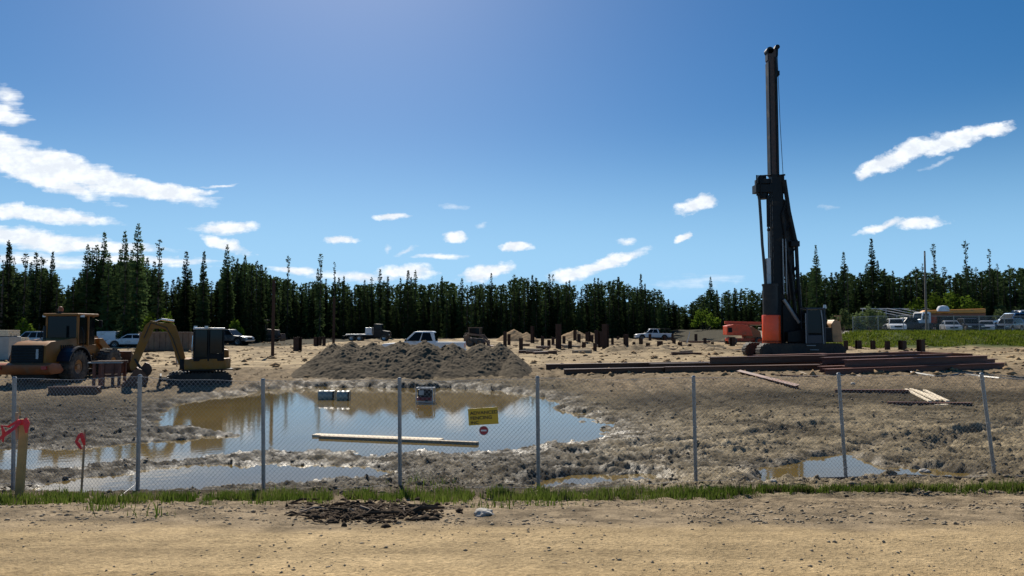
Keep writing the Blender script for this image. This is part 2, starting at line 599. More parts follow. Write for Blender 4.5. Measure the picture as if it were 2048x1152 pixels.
M['white'] = mat('white_paint', (0.72, 0.73, 0.74), 0.3, 0, 0.05, 3, 0, (0.42, 0.36, 0.28), 0.25)
M['silver'] = mat('silver_paint', (0.42, 0.44, 0.46), 0.28, 0.5, 0.06, 3, 0, (0.3, 0.26, 0.2), 0.2)
M['grey_car'] = mat('slate_grey_paint', (0.10, 0.115, 0.13), 0.25, 0.4, 0.1, 3, 0, (0.24, 0.2, 0.15), 0.25)
M['blue_car'] = mat('blue_paint', (0.03, 0.12, 0.26), 0.28, 0.2, 0.1, 3, 0, (0.2, 0.18, 0.15), 0.15)
M['dark_car'] = mat('dark_navy_paint', (0.012, 0.015, 0.026), 0.35, 0.1, 0.1, 3)
M['glass'] = mat('window_glass', (0.006, 0.009, 0.010), 0.08, 0, 0.1, 2, spec=0.18)
M['chrome'] = mat('bright_metal', (0.6, 0.6, 0.6), 0.2, 0.9, 0.1, 6)
M['lampglass'] = mat('lamp_glass', (0.7, 0.7, 0.66), 0.1, 0, 0.05, 6)
M['redlens'] = mat('red_lens', (0.45, 0.02, 0.015), 0.2, 0, 0.05, 6)
M['amber'] = mat('amber_lens', (0.62, 0.20, 0.02), 0.2, 0, 0.05, 6)
M['wood'] = mat('pale_lumber', (0.70, 0.59, 0.43), 0.8, 0, 0.18, 9, 0.2)
M['wood_wet'] = mat('weathered_lumber', (0.30, 0.23, 0.15), 0.75, 0, 0.25, 7, 0.2)
M['stake'] = mat('yellowed_stake_wood', (0.42, 0.27, 0.11), 0.8, 0, 0.2, 9, 0.2)
M['ribbon'] = mat('red_flagging_tape', (0.62, 0.02, 0.035), 0.45, 0, 0.12, 20)
M['signyellow'] = mat('yellow_sign_board', (0.66, 0.42, 0.02), 0.4, 0, 0.06, 6)
M['signblack'] = mat('black_lettering', (0.015, 0.013, 0.012), 0.5, 0, 0.05, 6)
M['signred'] = mat('red_sign_face', (0.40, 0.03, 0.05), 0.4, 0, 0.06, 6)
M['signwhite'] = mat('white_sign_face', (0.75, 0.75, 0.75), 0.4, 0, 0.03, 6)
M['rock'] = mat('pale_rock', (0.42, 0.39, 0.34), 0.85, 0, 0.25, 9, 0.5)
M['rock_dark'] = mat('grey_stone', (0.19, 0.155, 0.11), 0.9, 0, 0.3, 9, 0.5, spec=.12)
M['pebble'] = mat('pebbles', (0.29, 0.235, 0.165), 0.9, 0, 0.55, 13, 0.2, spec=.12)
M['bark'] = mat('spruce_bark', (0.075, 0.058, 0.045), 0.9, 0, 0.35, 3, 0.5)
M['twig'] = mat('dead_roots', (0.075, 0.052, 0.035), 0.9, 0, 0.5, 3, 0.3, spec=.1)
M['twig_pale'] = mat('bleached_roots', (0.26, 0.20, 0.15), 0.9, 0, 0.4, 3, 0.3)
M['peat'] = mat('dark_peat', (0.055, 0.040, 0.028), 0.95, 0, 0.4, 9, 0.6, spec=.06)
M['heap'] = mat('grey_till', (0.098, 0.078, 0.053), 0.95, 0, 0.45, 3.2, 0.7, spec=.06)
M['sandheap'] = mat('brown_sand', (0.27, 0.185, 0.105), 0.95, 0, 0.35, 2.5, 0.6, spec=.06)
M['plastic'] = mat('grey_plastic', (0.42, 0.44, 0.45), 0.4, 0, 0.12, 5, 0, (0.2, 0.16, 0.1), 0.3)
M['maroon'] = mat('maroon_paint', (0.20, 0.016, 0.020), 0.45, 0, 0.15, 5)
M['offwhite'] = mat('scuffed_white_pipe', (0.55, 0.53, 0.50), 0.5, 0, 0.15, 6)
M['black_tube'] = mat('black_hose', (0.02, 0.02, 0.021), 0.5, 0, 0.2, 4)
M['wrap'] = mat('grey_wrapping', (0.33, 0.32, 0.30), 0.5, 0, 0.15, 3)
M['brownbox'] = mat('brown_bin_paint', (0.15, 0.095, 0.065), 0.65, 0, 0.25, 3, 0, (0.22, 0.16, 0.1), 0.4)
M['polegrey'] = mat('weathered_pole_wood', (0.17, 0.145, 0.12), 0.9, 0, 0.25, 4, 0.3)
M['needle'] = foliage('spruce_needles', (0.030, 0.050, 0.021), (0.064, 0.092, 0.034), 0.3)
M['needle_light'] = foliage('fresh_fir_needles', (0.044, 0.076, 0.030), (0.088, 0.130, 0.044), 0.3)
M['leaf'] = foliage('willow_leaves', (0.085, 0.125, 0.045), (0.15, 0.19, 0.08), 0.35)
M['leaf_bright'] = foliage('alder_leaves', (0.065, 0.115, 0.014), (0.11, 0.16, 0.02), 0.4)
M['grass'] = foliage('grass_blades', (0.060, 0.100, 0.014), (0.125, 0.160, 0.032), 0.4)
M['bankgrass'] = foliage('bank_grass_blades', (0.062, 0.098, 0.010), (0.15, 0.175, 0.025), 0.4)
M['water'] = mat('murky_water', (0.150, 0.105, 0.034), 0.05, 0, 0.2, 0.35, spec=0.5)
_n, _l = M['water'].node_tree.nodes, M['water'].node_tree.links
_b = _n['Principled BSDF']
_b.inputs['IOR'].default_value = 1.42
_t = _n.new('ShaderNodeTexCoord')
_z = _n.new('ShaderNodeTexNoise')
_z.inputs['Scale'].default_value = 5
_z.inputs['Detail'].default_value = 3
_l.new(_t.outputs['Object'], _z.inputs['Vector'])
_p = _n.new('ShaderNodeBump')
_p.inputs['Strength'].default_value = 0.07
_p.inputs['Distance'].default_value = 0.02
_l.new(_z.outputs['Fac'], _p.inputs['Height'])
_l.new(_p.outputs[0], _b.inputs['Normal'])


# ------------------------------------------------------------------ object helpers
def tag(o, label=None, cat=None, group=None, kind=None):
    if label:
        o['label'] = label
    if cat:
        o['category'] = cat
    if group:
        o['group'] = group
    if kind:
        o['kind'] = kind
    return o


def empty(name, label, cat, loc=(0, 0, 0), rz=0.0, group=None):
    o = bpy.data.objects.new(name, None)
    o.empty_display_size = 0.3
    COL.objects.link(o)
    o.location = loc
    o.rotation_euler = (0, 0, rz)
    return tag(o, label, cat, group)


def raw(name, verts, faces, material, parent=None, smooth=False):
    me = bpy.data.meshes.new(name)
    me.from_pydata([tuple(v) for v in verts], [], [tuple(f) for f in faces])
    me.update()
    if smooth:
        me.polygons.foreach_set('use_smooth', [True] * len(me.polygons))
    me.materials.append(material)
    o = bpy.data.objects.new(name, me)
    COL.objects.link(o)
    if parent:
        o.parent = parent
    return o


def tris(name, V, F, material, parent=None, smooth=False):
    """big triangle or quad soups from numpy arrays"""
    V = np.asarray(V, np.float32)
    F = np.asarray(F, np.int32)
    k = F.shape[1]
    me = bpy.data.meshes.new(name)
    me.vertices.add(len(V))
    me.vertices.foreach_set('co', V.ravel())
    me.loops.add(F.size)
    me.loops.foreach_set('vertex_index', F.ravel())
    me.polygons.add(len(F))
    me.polygons.foreach_set('loop_start', np.arange(0, F.size, k, dtype=np.int32))
    me.polygons.foreach_set('loop_total', np.full(len(F), k, np.int32))
    if smooth:
        me.polygons.foreach_set('use_smooth', np.ones(len(F), bool))
    me.update()
    me.validate()
    me.materials.append(material)
    o = bpy.data.objects.new(name, me)
    COL.objects.link(o)
    if parent:
        o.parent = parent
    return o


class MB:
    def __init__(self):
        self.v, self.f = [], []

    def add(self, vs, fs):
        k = len(self.v)
        self.v += [Vector(p) for p in vs]
        self.f += [tuple(i + k for i in f) for f in fs]
        return self

    def box(self, c, s, rot=(0, 0, 0), taper=(1, 1), shift=(0, 0)):
        m = Matrix.Rotation(rot[2], 3, 'Z') @ Matrix.Rotation(rot[1], 3, 'Y') @ Matrix.Rotation(rot[0], 3, 'X')
        vs = []
        for z in (-1, 1):
            tx, ty = taper if z > 0 else (1, 1)
            sx, sy = shift if z > 0 else (0, 0)
            for x, y in ((-1, -1), (1, -1), (1, 1), (-1, 1)):
                vs.append(Vector(c) + m @ Vector((x * s[0] / 2 * tx + sx, y * s[1] / 2 * ty + sy, z * s[2] / 2)))
        return self.add(vs, [(3, 2, 1, 0), (4, 5, 6, 7), (0, 1, 5, 4), (1, 2, 6, 5), (2, 3, 7, 6), (3, 0, 4, 7)])

    def tube(self, pts, r, n=8, cap=True):
        pts = [Vector(p) for p in pts]
        rs = r if isinstance(r, (list, tuple)) else [r] * len(pts)
        vs, fs = [], []
        up = None
        for i, p in enumerate(pts):
            d = (pts[min(i + 1, len(pts) - 1)] - pts[max(i - 1, 0)]).normalized()
            if up is None:
                up = Vector((0, 0, 1)) if abs(d.z) < 0.9 else Vector((1, 0, 0))
            a = d.cross(up).normalized()
            b = a.cross(d).normalized()
            up = b
            for k in range(n):
                t = 2 * math.pi * (k + 0.5) / n
                vs.append(p + (a * math.cos(t) + b * math.sin(t)) * rs[i])
        for i in range(len(pts) - 1):
            for k in range(n):
                q = (k + 1) % n
                fs.append((i * n + k, i * n + q, (i + 1) * n + q, (i + 1) * n + k))
        if cap:
            fs.append(tuple(range(n - 1, -1, -1)))
            e = (len(pts) - 1) * n
            fs.append(tuple(range(e, e + n)))
        return self.add(vs, fs)

    def cyl(self, p0, p1, r0, r1=None, n=14):
        return self.tube([p0, p1], [r0, r0 if r1 is None else r1], n)

    def prism(self, prof, y0, y1, topscale=None):
        """profile in x,z pulled from y0 to y1; topscale(z) narrows the width"""
        n = len(prof)
        vs = []
        mid = (y0 + y1) / 2
        for y in (y0, y1):
            for x, z in prof:
                k = topscale(z) if topscale else 1.0
                vs.append((x, mid + (y - mid) * k, z))
        fs = [tuple(range(n)), tuple(range(2 * n - 1, n - 1, -1))]
        for i in range(n):
            j = (i + 1) % n
            fs.append((i, i + n, j + n, j))
        return self.add(vs, fs)

    def lathe(self, prof, c, n=28):
        """profile (radius, y) turned about the y axis through c"""
        vs, fs = [], []
        m = len(prof)
        for k in range(n):
            t = 2 * math.pi * k / n
            for r, y in prof:
                vs.append((c[0] + r * math.cos(t), c[1] + y, c[2] + r * math.sin(t)))
        for k in range(n):
            q = (k + 1) % n
            for i in range(m - 1):
                fs.append((k * m + i, k * m + i + 1, q * m + i + 1, q * m + i))
        return self.add(vs, fs)

    def build(self, name, material, parent=None, smooth=False, bevel=0.0):
        bm = bmesh.new()
        vs = [bm.verts.new(p) for p in self.v]
        for f in self.f:
            try:
                bm.faces.new([vs[i] for i in f])
            except ValueError:
                pass
        bmesh.ops.recalc_face_normals(bm, faces=bm.faces)
        if bevel:
            es = [e for e in bm.edges if len(e.link_faces) == 2 and e.calc_face_angle(0) > 0.6]
            bmesh.ops.bevel(bm, geom=es, offset=bevel, segments=2, affect='EDGES', profile=0.6, clamp_overlap=True)
        me = bpy.data.meshes.new(name)
        bm.to_mesh(me)
        bm.free()
        me.materials.append(material)
        if smooth:
            me.polygons.foreach_set('use_smooth', [True] * len(me.polygons))
            me.set_sharp_from_angle(angle=R(38))
        o = bpy.data.objects.new(name, me)
        COL.objects.link(o)
        if parent:
            o.parent = parent
        return o


def clone(src, loc, rz=0.0, scale=(1, 1, 1), label=None, group=None):
    c = src.copy()
    COL.objects.link(c)
    c.location = loc
    c.rotation_euler = (0, 0, rz)
    c.scale = scale
    if label:
        c['label'] = label
    if group:
        c['group'] = group
    for ch in list(src.children):
        d = ch.copy()
        COL.objects.link(d)
        d.parent = c
        for g in list(ch.children):
            e = g.copy()
            COL.objects.link(e)
            e.parent = d
    return c


# ------------------------------------------------------------------ the ground sheet
def ground_sheet():
    ts = np.concatenate([np.linspace(-2.2, -0.80, 22, endpoint=False), np.linspace(-0.80, 0.80, 620), np.linspace(0.80, 2.2, 23)[1:]])
    ys = [-45., -20., -8., 0., 2.0, 3.0]
    y = 3.6
    while y < 118:
        ys.append(y)
        y *= 1.0062 if y < 9 else (1.0034 if y < 24 else 1.0048)
    while y < 4500:
        ys.append(y)
        y *= 1.06
    ys = np.array(ys)
    sc = np.where(ys > 4, ys, 4 + (4 - ys) * 1.2)
    X = sc[:, None] * ts[None, :]
    Y = np.repeat(ys[:, None], len(ts), 1)
    x, y = X.ravel(), Y.ravel()
    z, wet, rut = terrain(x, y)
    # soil colours
    def c(a):
        return np.array(a)[None, :]
    n1 = np.clip(0.5 + 0.7 * fbm(x * 0.5, y * 0.6, 4, 101), 0, 1)
    n2 = np.clip(0.5 + 0.9 * fbm(x * 2.3, y * 2.6, 3, 102), 0, 1)
    xi = x / np.maximum(y, 1) * FPX + 1024
    dk = np.clip(np.exp(-((y - 26 - 3 * fbm(x * .12, y * .1, 2, 107)) / 5.0) ** 2) * sst(1150, 1300, xi) + 1.05 * np.exp(-((y - 22) / 6) ** 2) * (1 - sst(300, 560, xi)) + .5 * sst(.25, .6, fbm(x * .35, y * .5, 3, 108)), 0, 1)
    road = c((0.44, 0.325, 0.180)) * (0.9 + 0.2 * n1[:, None]) * (0.93 + 0.16 * np.clip(fbm(x * 0.35 + 40, y * 5.5 + .3 * np.sin(x * .3), 4, 110), -1, 1)[:, None]) * (1 - 0.10 * np.exp(-((y - 5.55 - .04 * np.sin(x * .5)) / .16) ** 2) - 0.07 * np.exp(-((y - 4.75) / .2) ** 2))[:, None] + c((0.05, 0.025, 0.0)) * sst(5.4, 4.6, y)[:, None]
    shoulder = c((0.25, 0.193, 0.125)) * (0.6 + 0.65 * n2[:, None])
    mud = (1 + 0.75 * sst(1000, 1350, xi) * (1 - sst(21, 25, y)) - .36 * (1 - sst(1050, 1300, xi)) * (1 - sst(20, 26, y)))[:, None] * c((0.118, 0.095, 0.060)) * (0.35 + 0.75 * n1[:, None] + 0.55 * n2[:, None]) * (1 - 0.58 * dk[:, None])
    sand = c((0.395, 0.305, 0.185)) * (1 - 0.14 * sst(-2, 4, x))[:, None] * (0.75 + 0.45 * n1[:, None])
    brown = c((0.19, 0.145, 0.092)) * (0.7 + 0.6 * n2[:, None])
    gravel = c((0.27, 0.26, 0.245)) * (0.9 + 0.2 * n2[:, None])
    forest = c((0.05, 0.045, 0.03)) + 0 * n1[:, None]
    def blend(a, b, w):
        return a * (1 - w[:, None]) + b * w[:, None]
    e = 0.35 * fbm(x * 0.8, y * 1.4, 3, 103)
    col = blend(road, shoulder, sst(5.9, 6.8, y + e))
    col = blend(col, mud, sst(10.0, 11.0, y + e))
    lft = (1 - sst(-11, -5, x))
    midr = sst(1.5, 5, x)
    e2 = 2.5 * fbm(x * 0.15, y * 0.2, 3, 104)
    col = blend(col, brown, np.clip(sst(24.5, 31, y + e2) * np.maximum(midr, lft) + sst(31, 36, y + 0.4 * e2), 0, 1))
    pl = np.where(x > 0, sst(39, 46, y + e2), sst(35.5, 43, y + e2))
    n3 = np.clip(0.5 + 0.8 * fbm(x * .22, y * .16, 4, 109), 0, 1)
    pl = pl * (0.40 + 0.60 * sst(0.30, 0.62, n1 + 0.12 * (y > 60)))
    pl = pl * (1 - 0.85 * sst(54, 68, y) * sst(.32, .62, n3))
    col = blend(col, sand, pl)
    bank = sst(36.5, 39, x + 0.12 * (y - 80)) * sst(73.5, 76, y + 0.3 * e2) * (1 - sst(87, 90, y))
    col = blend(col, c((0.08, 0.10, 0.035)) + 0 * col, bank)
    col = blend(col, gravel, sst(38, 42, x + 0.12 * (y - 80)) * sst(87, 90, y) * (1 - sst(104, 112, y)))
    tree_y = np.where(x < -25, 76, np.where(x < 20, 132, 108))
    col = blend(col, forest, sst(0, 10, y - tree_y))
    col = blend(col, col * c((0.55, 0.53, 0.5)), np.clip(wet * 0.9 + 0.55 * rut, 0, 1))
    peat = np.exp(-(((x + 1.65 + .2 * e) / 1.05) ** 2 + ((y - 8.1 + .5 * e) / 0.75) ** 2) ** 2)
    col = blend(col, c((0.060, 0.043, 0.030)) + 0 * col, np.clip(peat * (0.75 + 0.5 * n2), 0, .97))
    w2 = np.clip((0.45 * wet + sst(10.5, 12, y) * (1 - sst(18, 26, y)) * 0.34 * (1 - 0.75 * sst(3, 7, x)) + 0.3 * rut) * (0.25 + 1.1 * n2) * (1 - .55 * dk), 0, 1)
    nc, nr = len(ts), len(ys)
    idx = np.arange(nr * nc).reshape(nr, nc)
    cut = int(np.searchsorted(ys, 6.75))
    for name, a, b in (('road', 0, cut), ('ground', cut, nr - 1)):
        I = idx[a:b + 1]
        Q = np.stack([I[:-1, :-1], I[:-1, 1:], I[1:, 1:], I[1:, :-1]], -1).reshape(-1, 4) - I[0, 0]
        sl = slice(I[0, 0], I[-1, -1] + 1)
        o = tris(name, np.stack([x[sl], y[sl], z[sl]], 1), Q, M['ground'], smooth=True)
        me = o.data
        at = me.attributes.new('soil', 'FLOAT_COLOR', 'POINT')
        at.data.foreach_set('color', np.concatenate([np.clip(col[sl], 0, 1), np.ones((len(x[sl]), 1))], 1).astype(np.float32).ravel())
        aw = me.attributes.new('wetness', 'FLOAT', 'POINT')
        aw.data.foreach_set('value', w2[sl].astype(np.float32))
        tag(o, kind='structure')


ground_sheet()

for nm, y0, y1, x0, x1 in (('puddle_water', 9.9, 13.9, -16, 14), ('pond_water', 13.9, 34.5, -22, 12)):
    nx, ny = 2, 2
    o = raw(nm, [(x0, y0, WATER), (x1, y0, WATER), (x1, y1, WATER), (x0, y1, WATER)], [(0, 1, 2, 3)], M['water'])
    tag(o, kind='structure')


# ------------------------------------------------------------------ heaps of soil
def heap(name, label, px0, px1, peaks, ybase, depth, mtl, seed, nx=170, ny=90, rough=1.0):
    """peaks: (px, py top, half width in px); stands on the ground at distance ybase..ybase+depth"""
    xa, xb = XG(px0, ybase).x, XG(px1, ybase).x
    us = np.linspace(xa, xb, nx)
    vs = np.linspace(ybase, ybase + depth, ny)
    X, Yv = np.meshgrid(us, vs)
    H = np.zeros_like(X)
    for (px, py, w, fy) in peaks:
        yc = ybase + depth * fy
        p = WY(px, py, yc)
        hh = p.z - G(p.x, yc)
        ww = w / FPX * yc
        d = np.sqrt(((X - p.x) / ww) ** 2 + ((Yv - yc) / (depth * min(fy, 1 - fy))) ** 2)
        H = np.maximum(H, hh * np.clip(1 - d, 0, 1) ** 0.85)
    H = H + H ** 0.5 * (0.10 * fbm(X * 0.9, Yv * 0.9, 4, seed) + 0.09 * (np.abs(fbm(X * 2.6, Yv * 2.6, 3, seed + 1)) - .2) + 0.05 * vnoise(X * 8, Yv * 8, seed + 2)) * rough
    Z = macro(X, Yv) + H - 0.12
    I = np.arange(nx * ny).reshape(ny, nx)
    Q = np.stack([I[:-1, :-1], I[:-1, 1:], I[1:, 1:], I[1:, :-1]], -1).reshape(-1, 4)
    keep = (H.ravel()[Q].max(1) > 0.02)
    cx, cy = (xa + xb) / 2, ybase + depth / 2
    V = np.stack([X.ravel() - cx, Yv.ravel() - cy, Z.ravel()], 1)
    o = tris(name, V, Q[keep], mtl, smooth=True)
    o.location = (cx, cy, 0)
    tag(o, label, 'dirt heap')
    return o


heap('dirt_heap', 'long grey heap of excavated soil on the far bank of the pond', 560, 1095,
     [(668, 682, 72, .55), (700, 680, 90, .5), (745, 679, 105, .5), (800, 676, 115, .5), (850, 675, 105, .45), (905, 683, 95, .5), (962, 681, 95, .55), (1000, 683, 70, .6), (1025, 700, 45, .5), (640, 706, 48, .5)],
     33.2, 8.5, M['heap'], 201, 340, 140, 0.8)
heap('dirt_heap', 'small brown sand heap among the steel piles beside the skid steer', 985, 1082, [(1028, 656, 38, .5), (1052, 662, 28, .5)], 108, 7, M['sandheap'], 211, 60, 30)
heap('dirt_heap', 'low brown sand heap behind the cluster of steel piles near the forest', 1105, 1215, [(1150, 658, 45, .5), (1180, 663, 36, .5)], 112, 7, M['sandheap'], 221, 60, 30)
heap('dirt_heap', 'low tan mound in front of the orange boom lift', 1435, 1530, [(1475, 690, 40, .5), (1500, 694, 28, .5)], 66, 5, M['sandheap'], 231, 60, 30)
heap('dirt_heap', 'dark ridge of muddy clods at the pond edge by the excavator', 470, 590, [(520, 764, 35, .5), (552, 768, 30, .5)], 31.6, 2.6, M['heap'], 241, 90, 40, 1.6)


# ------------------------------------------------------------------ trees
def spruce(seed, h=12.0, rad=1.0, club=0.0, dens=1.0, bare=0.06, wide=0.7, leaf=0.34, step=0.27):
    """crown of drooping sprays round a trunk: vertices and triangles"""
    rg = np.random.RandomState(seed)
    nb = int(h * 17 * dens)
    t = bare + (1 - bare) * np.sort(rg.rand(nb)) ** 0.95
    gap = 0.5 + 0.4 * vnoise(t * 13.0 + seed, np.zeros(nb), seed)
    L = rad * (np.clip(1 - t, 0, 1) ** wide) * (0.40 + 0.45 * rg.rand(nb) + 0.45 * gap)
    L = L + club * np.exp(-((t - 0.945) / 0.035) ** 2) * (0.5 + 0.5 * rg.rand(nb)) + 0.05
    if club:
        L = np.where((t > 0.72) & (t < 0.90), L * (0.35 + 0.4 * rg.rand(nb)), L)
    az = rg.rand(nb) * 2 * np.pi
    lean = 0.10 * h * 0.02 * np.sin(t * 5 + seed)
    V, F = [], []
    k = 0
    for i in range(nb):
        n = max(1, int(round(L[i] / step)))
        droop = -0.55 + 0.95 * t[i] + 0.25 * (rg.rand() - .5)
        d = np.array([math.cos(az[i]), math.sin(az[i]), droop])
        d /= np.linalg.norm(d)
        s = np.array([-math.sin(az[i]), math.cos(az[i]), 0.0])
        base = np.array([lean[i], 0, t[i] * h])
        for j in range(n):
            f = (j + 0.35 + 0.5 * rg.rand()) / n
            p = base + d * L[i] * f * 0.85
            z = leaf * (0.7 + 0.7 * rg.rand()) * (1.1 - 0.3 * f) * (0.68 + 0.47 * (1 - t[i]))
            w = z * (0.45 + 0.3 * rg.rand())
            tilt = (rg.rand() - .5) * 1.2
            sv = s * math.cos(tilt) + np.array([0, 0, 1]) * math.sin(tilt)
            tip = p + d * z + np.array([0, 0, -0.30 * z])
            V += [p - sv * w * .5 - d * z * .3, p + sv * w * .5 - d * z * .3, tip]
            V += [p - d * z * .25, p + d * z * .75, p + np.array([0, 0, -w * 1.1]) + d * z * .3 + sv * w * .5]
            F += [(k, k + 1, k + 2), (k + 3, k + 4, k + 5)]
            k += 6
    V += [(lean[-1] - .06, 0, h * .965), (lean[-1] + .06, 0, h * .965), (lean[-1], 0, h * 1.02)]
    F.append((k, k + 1, k + 2))
    return np.array(V), np.array(F)


def trunk_mb(h, r, lean=0.0):
    mb = MB()
    mb.tube([(0, 0, -0.4), (0, 0, h * .35), (lean, 0, h * .7), (lean, 0, h * .97)], [r, r * .8, r * .5, r * .12], 6)
    return mb


TREE_H = 12.0
KINDS_T = {
    'narrow': [dict(rad=1.5, wide=.72, dens=2.5, leaf=.34), dict(rad=1.35, wide=.62, dens=2.5, leaf=.32), dict(rad=1.6, wide=.9, dens=2.5, leaf=.33), dict(rad=1.1, club=.2, wide=.6, dens=2.1, leaf=.30), dict(rad=1.45, wide=.68, dens=2.4, leaf=.34), dict(rad=1.6, wide=1.0, dens=2.5, leaf=.33), dict(rad=1.45, wide=.85, dens=2.1, leaf=.32)],
    'club': [dict(rad=1.0, club=.5, dens=1.2, wide=.55), dict(rad=1.05, club=.42, dens=1.2, wide=.5)],
    'thin': [dict(rad=.85, club=.2, dens=.8, wide=.6), dict(rad=.9, dens=.9, wide=.75)],
    'broad': [dict(rad=2.3, wide=.85, dens=2.0, leaf=.33), dict(rad=2.0, wide=.75, dens=2.0, leaf=.32), dict(rad=2.5, wide=1.0, dens=1.9, leaf=.35)],
}
PROTO, ARR = {}, {}
sd_ = 300
for kind, specs in KINDS_T.items():
    PROTO[kind] = []
    ARR[kind] = []
    for sp in specs:
        sd_ += 1
        V, F = spruce(sd_, TREE_H, **sp)
        ARR[kind].append((V, F))
        root = empty('spruce_tree', 'spruce', 'tree')
        trunk_mb(TREE_H, 0.15).build('trunk', M['bark'], root)
        tris('crown', V, F, M['needle_light' if kind == 'broad' else 'needle'], root)
        PROTO[kind].append(root)
USED = set()


def put_tree(kind, px, py, y, label, group, rng, base_h=None):
    x = (px - 1024.0) / FPX * y
    z = G(x, y)
    h = WY(px, py, y).z - z
    i = rng.randrange(len(PROTO[kind]))
    s = h / TREE_H
    w = (0.75 + 0.25 * s) * rng.uniform(.88, 1.12)
    key = (kind, i)
    src = PROTO[kind][i]
    if key not in USED:
        USED.add(key)
        src.location, src.rotation_euler, src.scale = (x, y, z - .05), (0, 0, rng.uniform(0, 6.28)), (w, w, s)
        src['label'] = label
        if group:
            src['group'] = group
        elif 'group' in src:
            del src['group']
        return src
    c = clone(src, (x, y, z - .05), rng.uniform(0, 6.28), (w, w, s), label)
    if group:
        c['group'] = group
    elif 'group' in c:
        del c['group']
    return c


SKY = [(-60, 500), (0, 500), (12, 482), (40, 500), (60, 505), (85, 492), (105, 500), (122, 560), (140, 545), (165, 505), (185, 480), (205, 470), (222, 485), (245, 478), (262, 470), (290, 490), (316, 500),
       (330, 560), (345, 550), (368, 520), (390, 540), (406, 525), (425, 545), (450, 510), (485, 505), (512, 510), (530, 530), (560, 540), (580, 545), (610, 552), (630, 545), (655, 555), (680, 545),
       (700, 552), (730, 556), (760, 546), (790, 556), (815, 548), (850, 556), (890, 546), (930, 560), (965, 552), (1000, 556), (1040, 536), (1065, 546), (1100, 550), (1140, 556), (1180, 552), (1205, 552),
       (1235, 542), (1262, 558), (1290, 566), (1318, 564), (1335, 590), (1362, 606), (1385, 596), (1405, 578), (1422, 566), (1440, 580), (1462, 570), (1480, 568), (1496, 566), (1515, 578), (1540, 560),
       (1580, 545), (1612, 528), (1634, 510), (1655, 540), (1690, 522), (1720, 535), (1746, 510), (1772, 524), (1800, 540), (1832, 520), (1860, 525), (1895, 530), (1912, 535), (1935, 510), (1955, 530),
       (1985, 512), (2005, 525), (2030, 512), (2060, 518), (2120, 515)]
SKX, SKYY = [a for a, _ in SKY], [b for _, b in SKY]


def dist_at(px):
    return float(np.interp(px, [-60, 320, 345, 520, 575, 1330, 1360, 1500, 1560, 2120], [80, 82, 92, 100, 138, 140, 165, 150, 112, 110]))


rngT = random.Random(11)
ZONES = [(-60, 45, 'dark narrow spruce behind the grey wrapped lumber bundle', 'spruces behind the lumber bundles'),
         (45, 122, 'dark narrow spruce behind the engine hood of the wheel loader', 'spruces behind the loader hood'),
         (122, 190, 'green bushy fir in the tall clump above the loader cab', 'firs above the loader cab'),
         (190, 262, 'green bushy fir in the tall clump above the rusty steel stand', 'firs above the steel stand'),
         (262, 330, 'green bushy fir in the tall clump above the excavator stick', 'firs above the excavator stick'),
         (330, 385, 'dark spruce in the open row above the excavator boom', 'spruces above the excavator boom'),
         (385, 440, 'dark spruce in the open row above the excavator cab', 'spruces above the excavator cab'),
         (440, 500, 'dark spruce in the dense stand above the slate grey pickup', 'spruces above the grey pickup'),
         (500, 575, 'dark spruce in the dense stand above the brown bulldozer', 'spruces above the bulldozer'),
         (575, 640, 'dark narrow spruce above the thick pile stub beside the dirt heap', 'spruces above the thick pile stub'),
         (640, 690, 'dark narrow spruce above the tall brown pile behind the dirt heap', 'spruces above the tall brown pile'),
         (690, 775, 'dark narrow spruce in the forest wall above the flatbed truck', 'spruces above the flatbed truck'),
         (775, 850, 'dark narrow spruce in the forest wall above the white pickup hood', 'spruces above the white pickup hood'),
         (850, 925, 'dark narrow spruce in the forest wall above the white pickup bed', 'spruces above the white pickup bed'),
         (925, 985, 'dark narrow spruce in the forest wall above the skid steer', 'spruces above the skid steer'),
         (985, 1060, 'dark narrow spruce in the forest wall above the small brown sand heap', 'spruces above the small sand heap'),
         (1060, 1120, 'dark narrow spruce in the forest wall above the tallest middle pile', 'spruces above the tallest middle pile'),
         (1120, 1190, 'dark narrow spruce in the forest wall above the low sand heap', 'spruces above the low sand heap'),
         (1190, 1262, 'dark narrow spruce in the forest wall between the thick pile and the crew pickup', 'spruces beside the thick pile'),
         (1262, 1340, 'dark narrow spruce in the forest wall above the white crew pickup', 'spruces above the crew pickup'),
         (1340, 1440, 'low far spruce in the dip of the treeline beside the crew pickup', 'spruces in the treeline dip'),
         (1440, 1535, 'low far spruce in the treeline above the orange boom lift', 'spruces above the boom lift'),
         (1535, 1610, 'dark ragged spruce partly behind the mast of the drill rig', 'spruces behind the rig mast'),
         (1610, 1672, 'dark ragged spruce above the cab of the drill rig', 'spruces above the rig cab'),
         (1672, 1735, 'dark ragged spruce behind the silvery willow bushes', 'spruces behind the willows'),
         (1735, 1800, 'dark ragged spruce above the slanted pipe frame', 'spruces above the pipe frame'),
         (1800, 1852, 'dark ragged spruce above the boom truck cab', 'spruces above the boom truck cab'),
         (1852, 1920, 'dark ragged spruce above the bright alder bushes', 'spruces above the alders'),
         (1920, 1985, 'dark ragged spruce above the rear end of the orange boom', 'spruces above the orange boom'),
         (1985, 2200, 'dark ragged spruce above the blue pickup', 'spruces above the blue pickup')]


def zone(px):
    for a, b, l, g in ZONES:
        if a <= px < b:
            return l, g
    return ZONES[-1][2:]


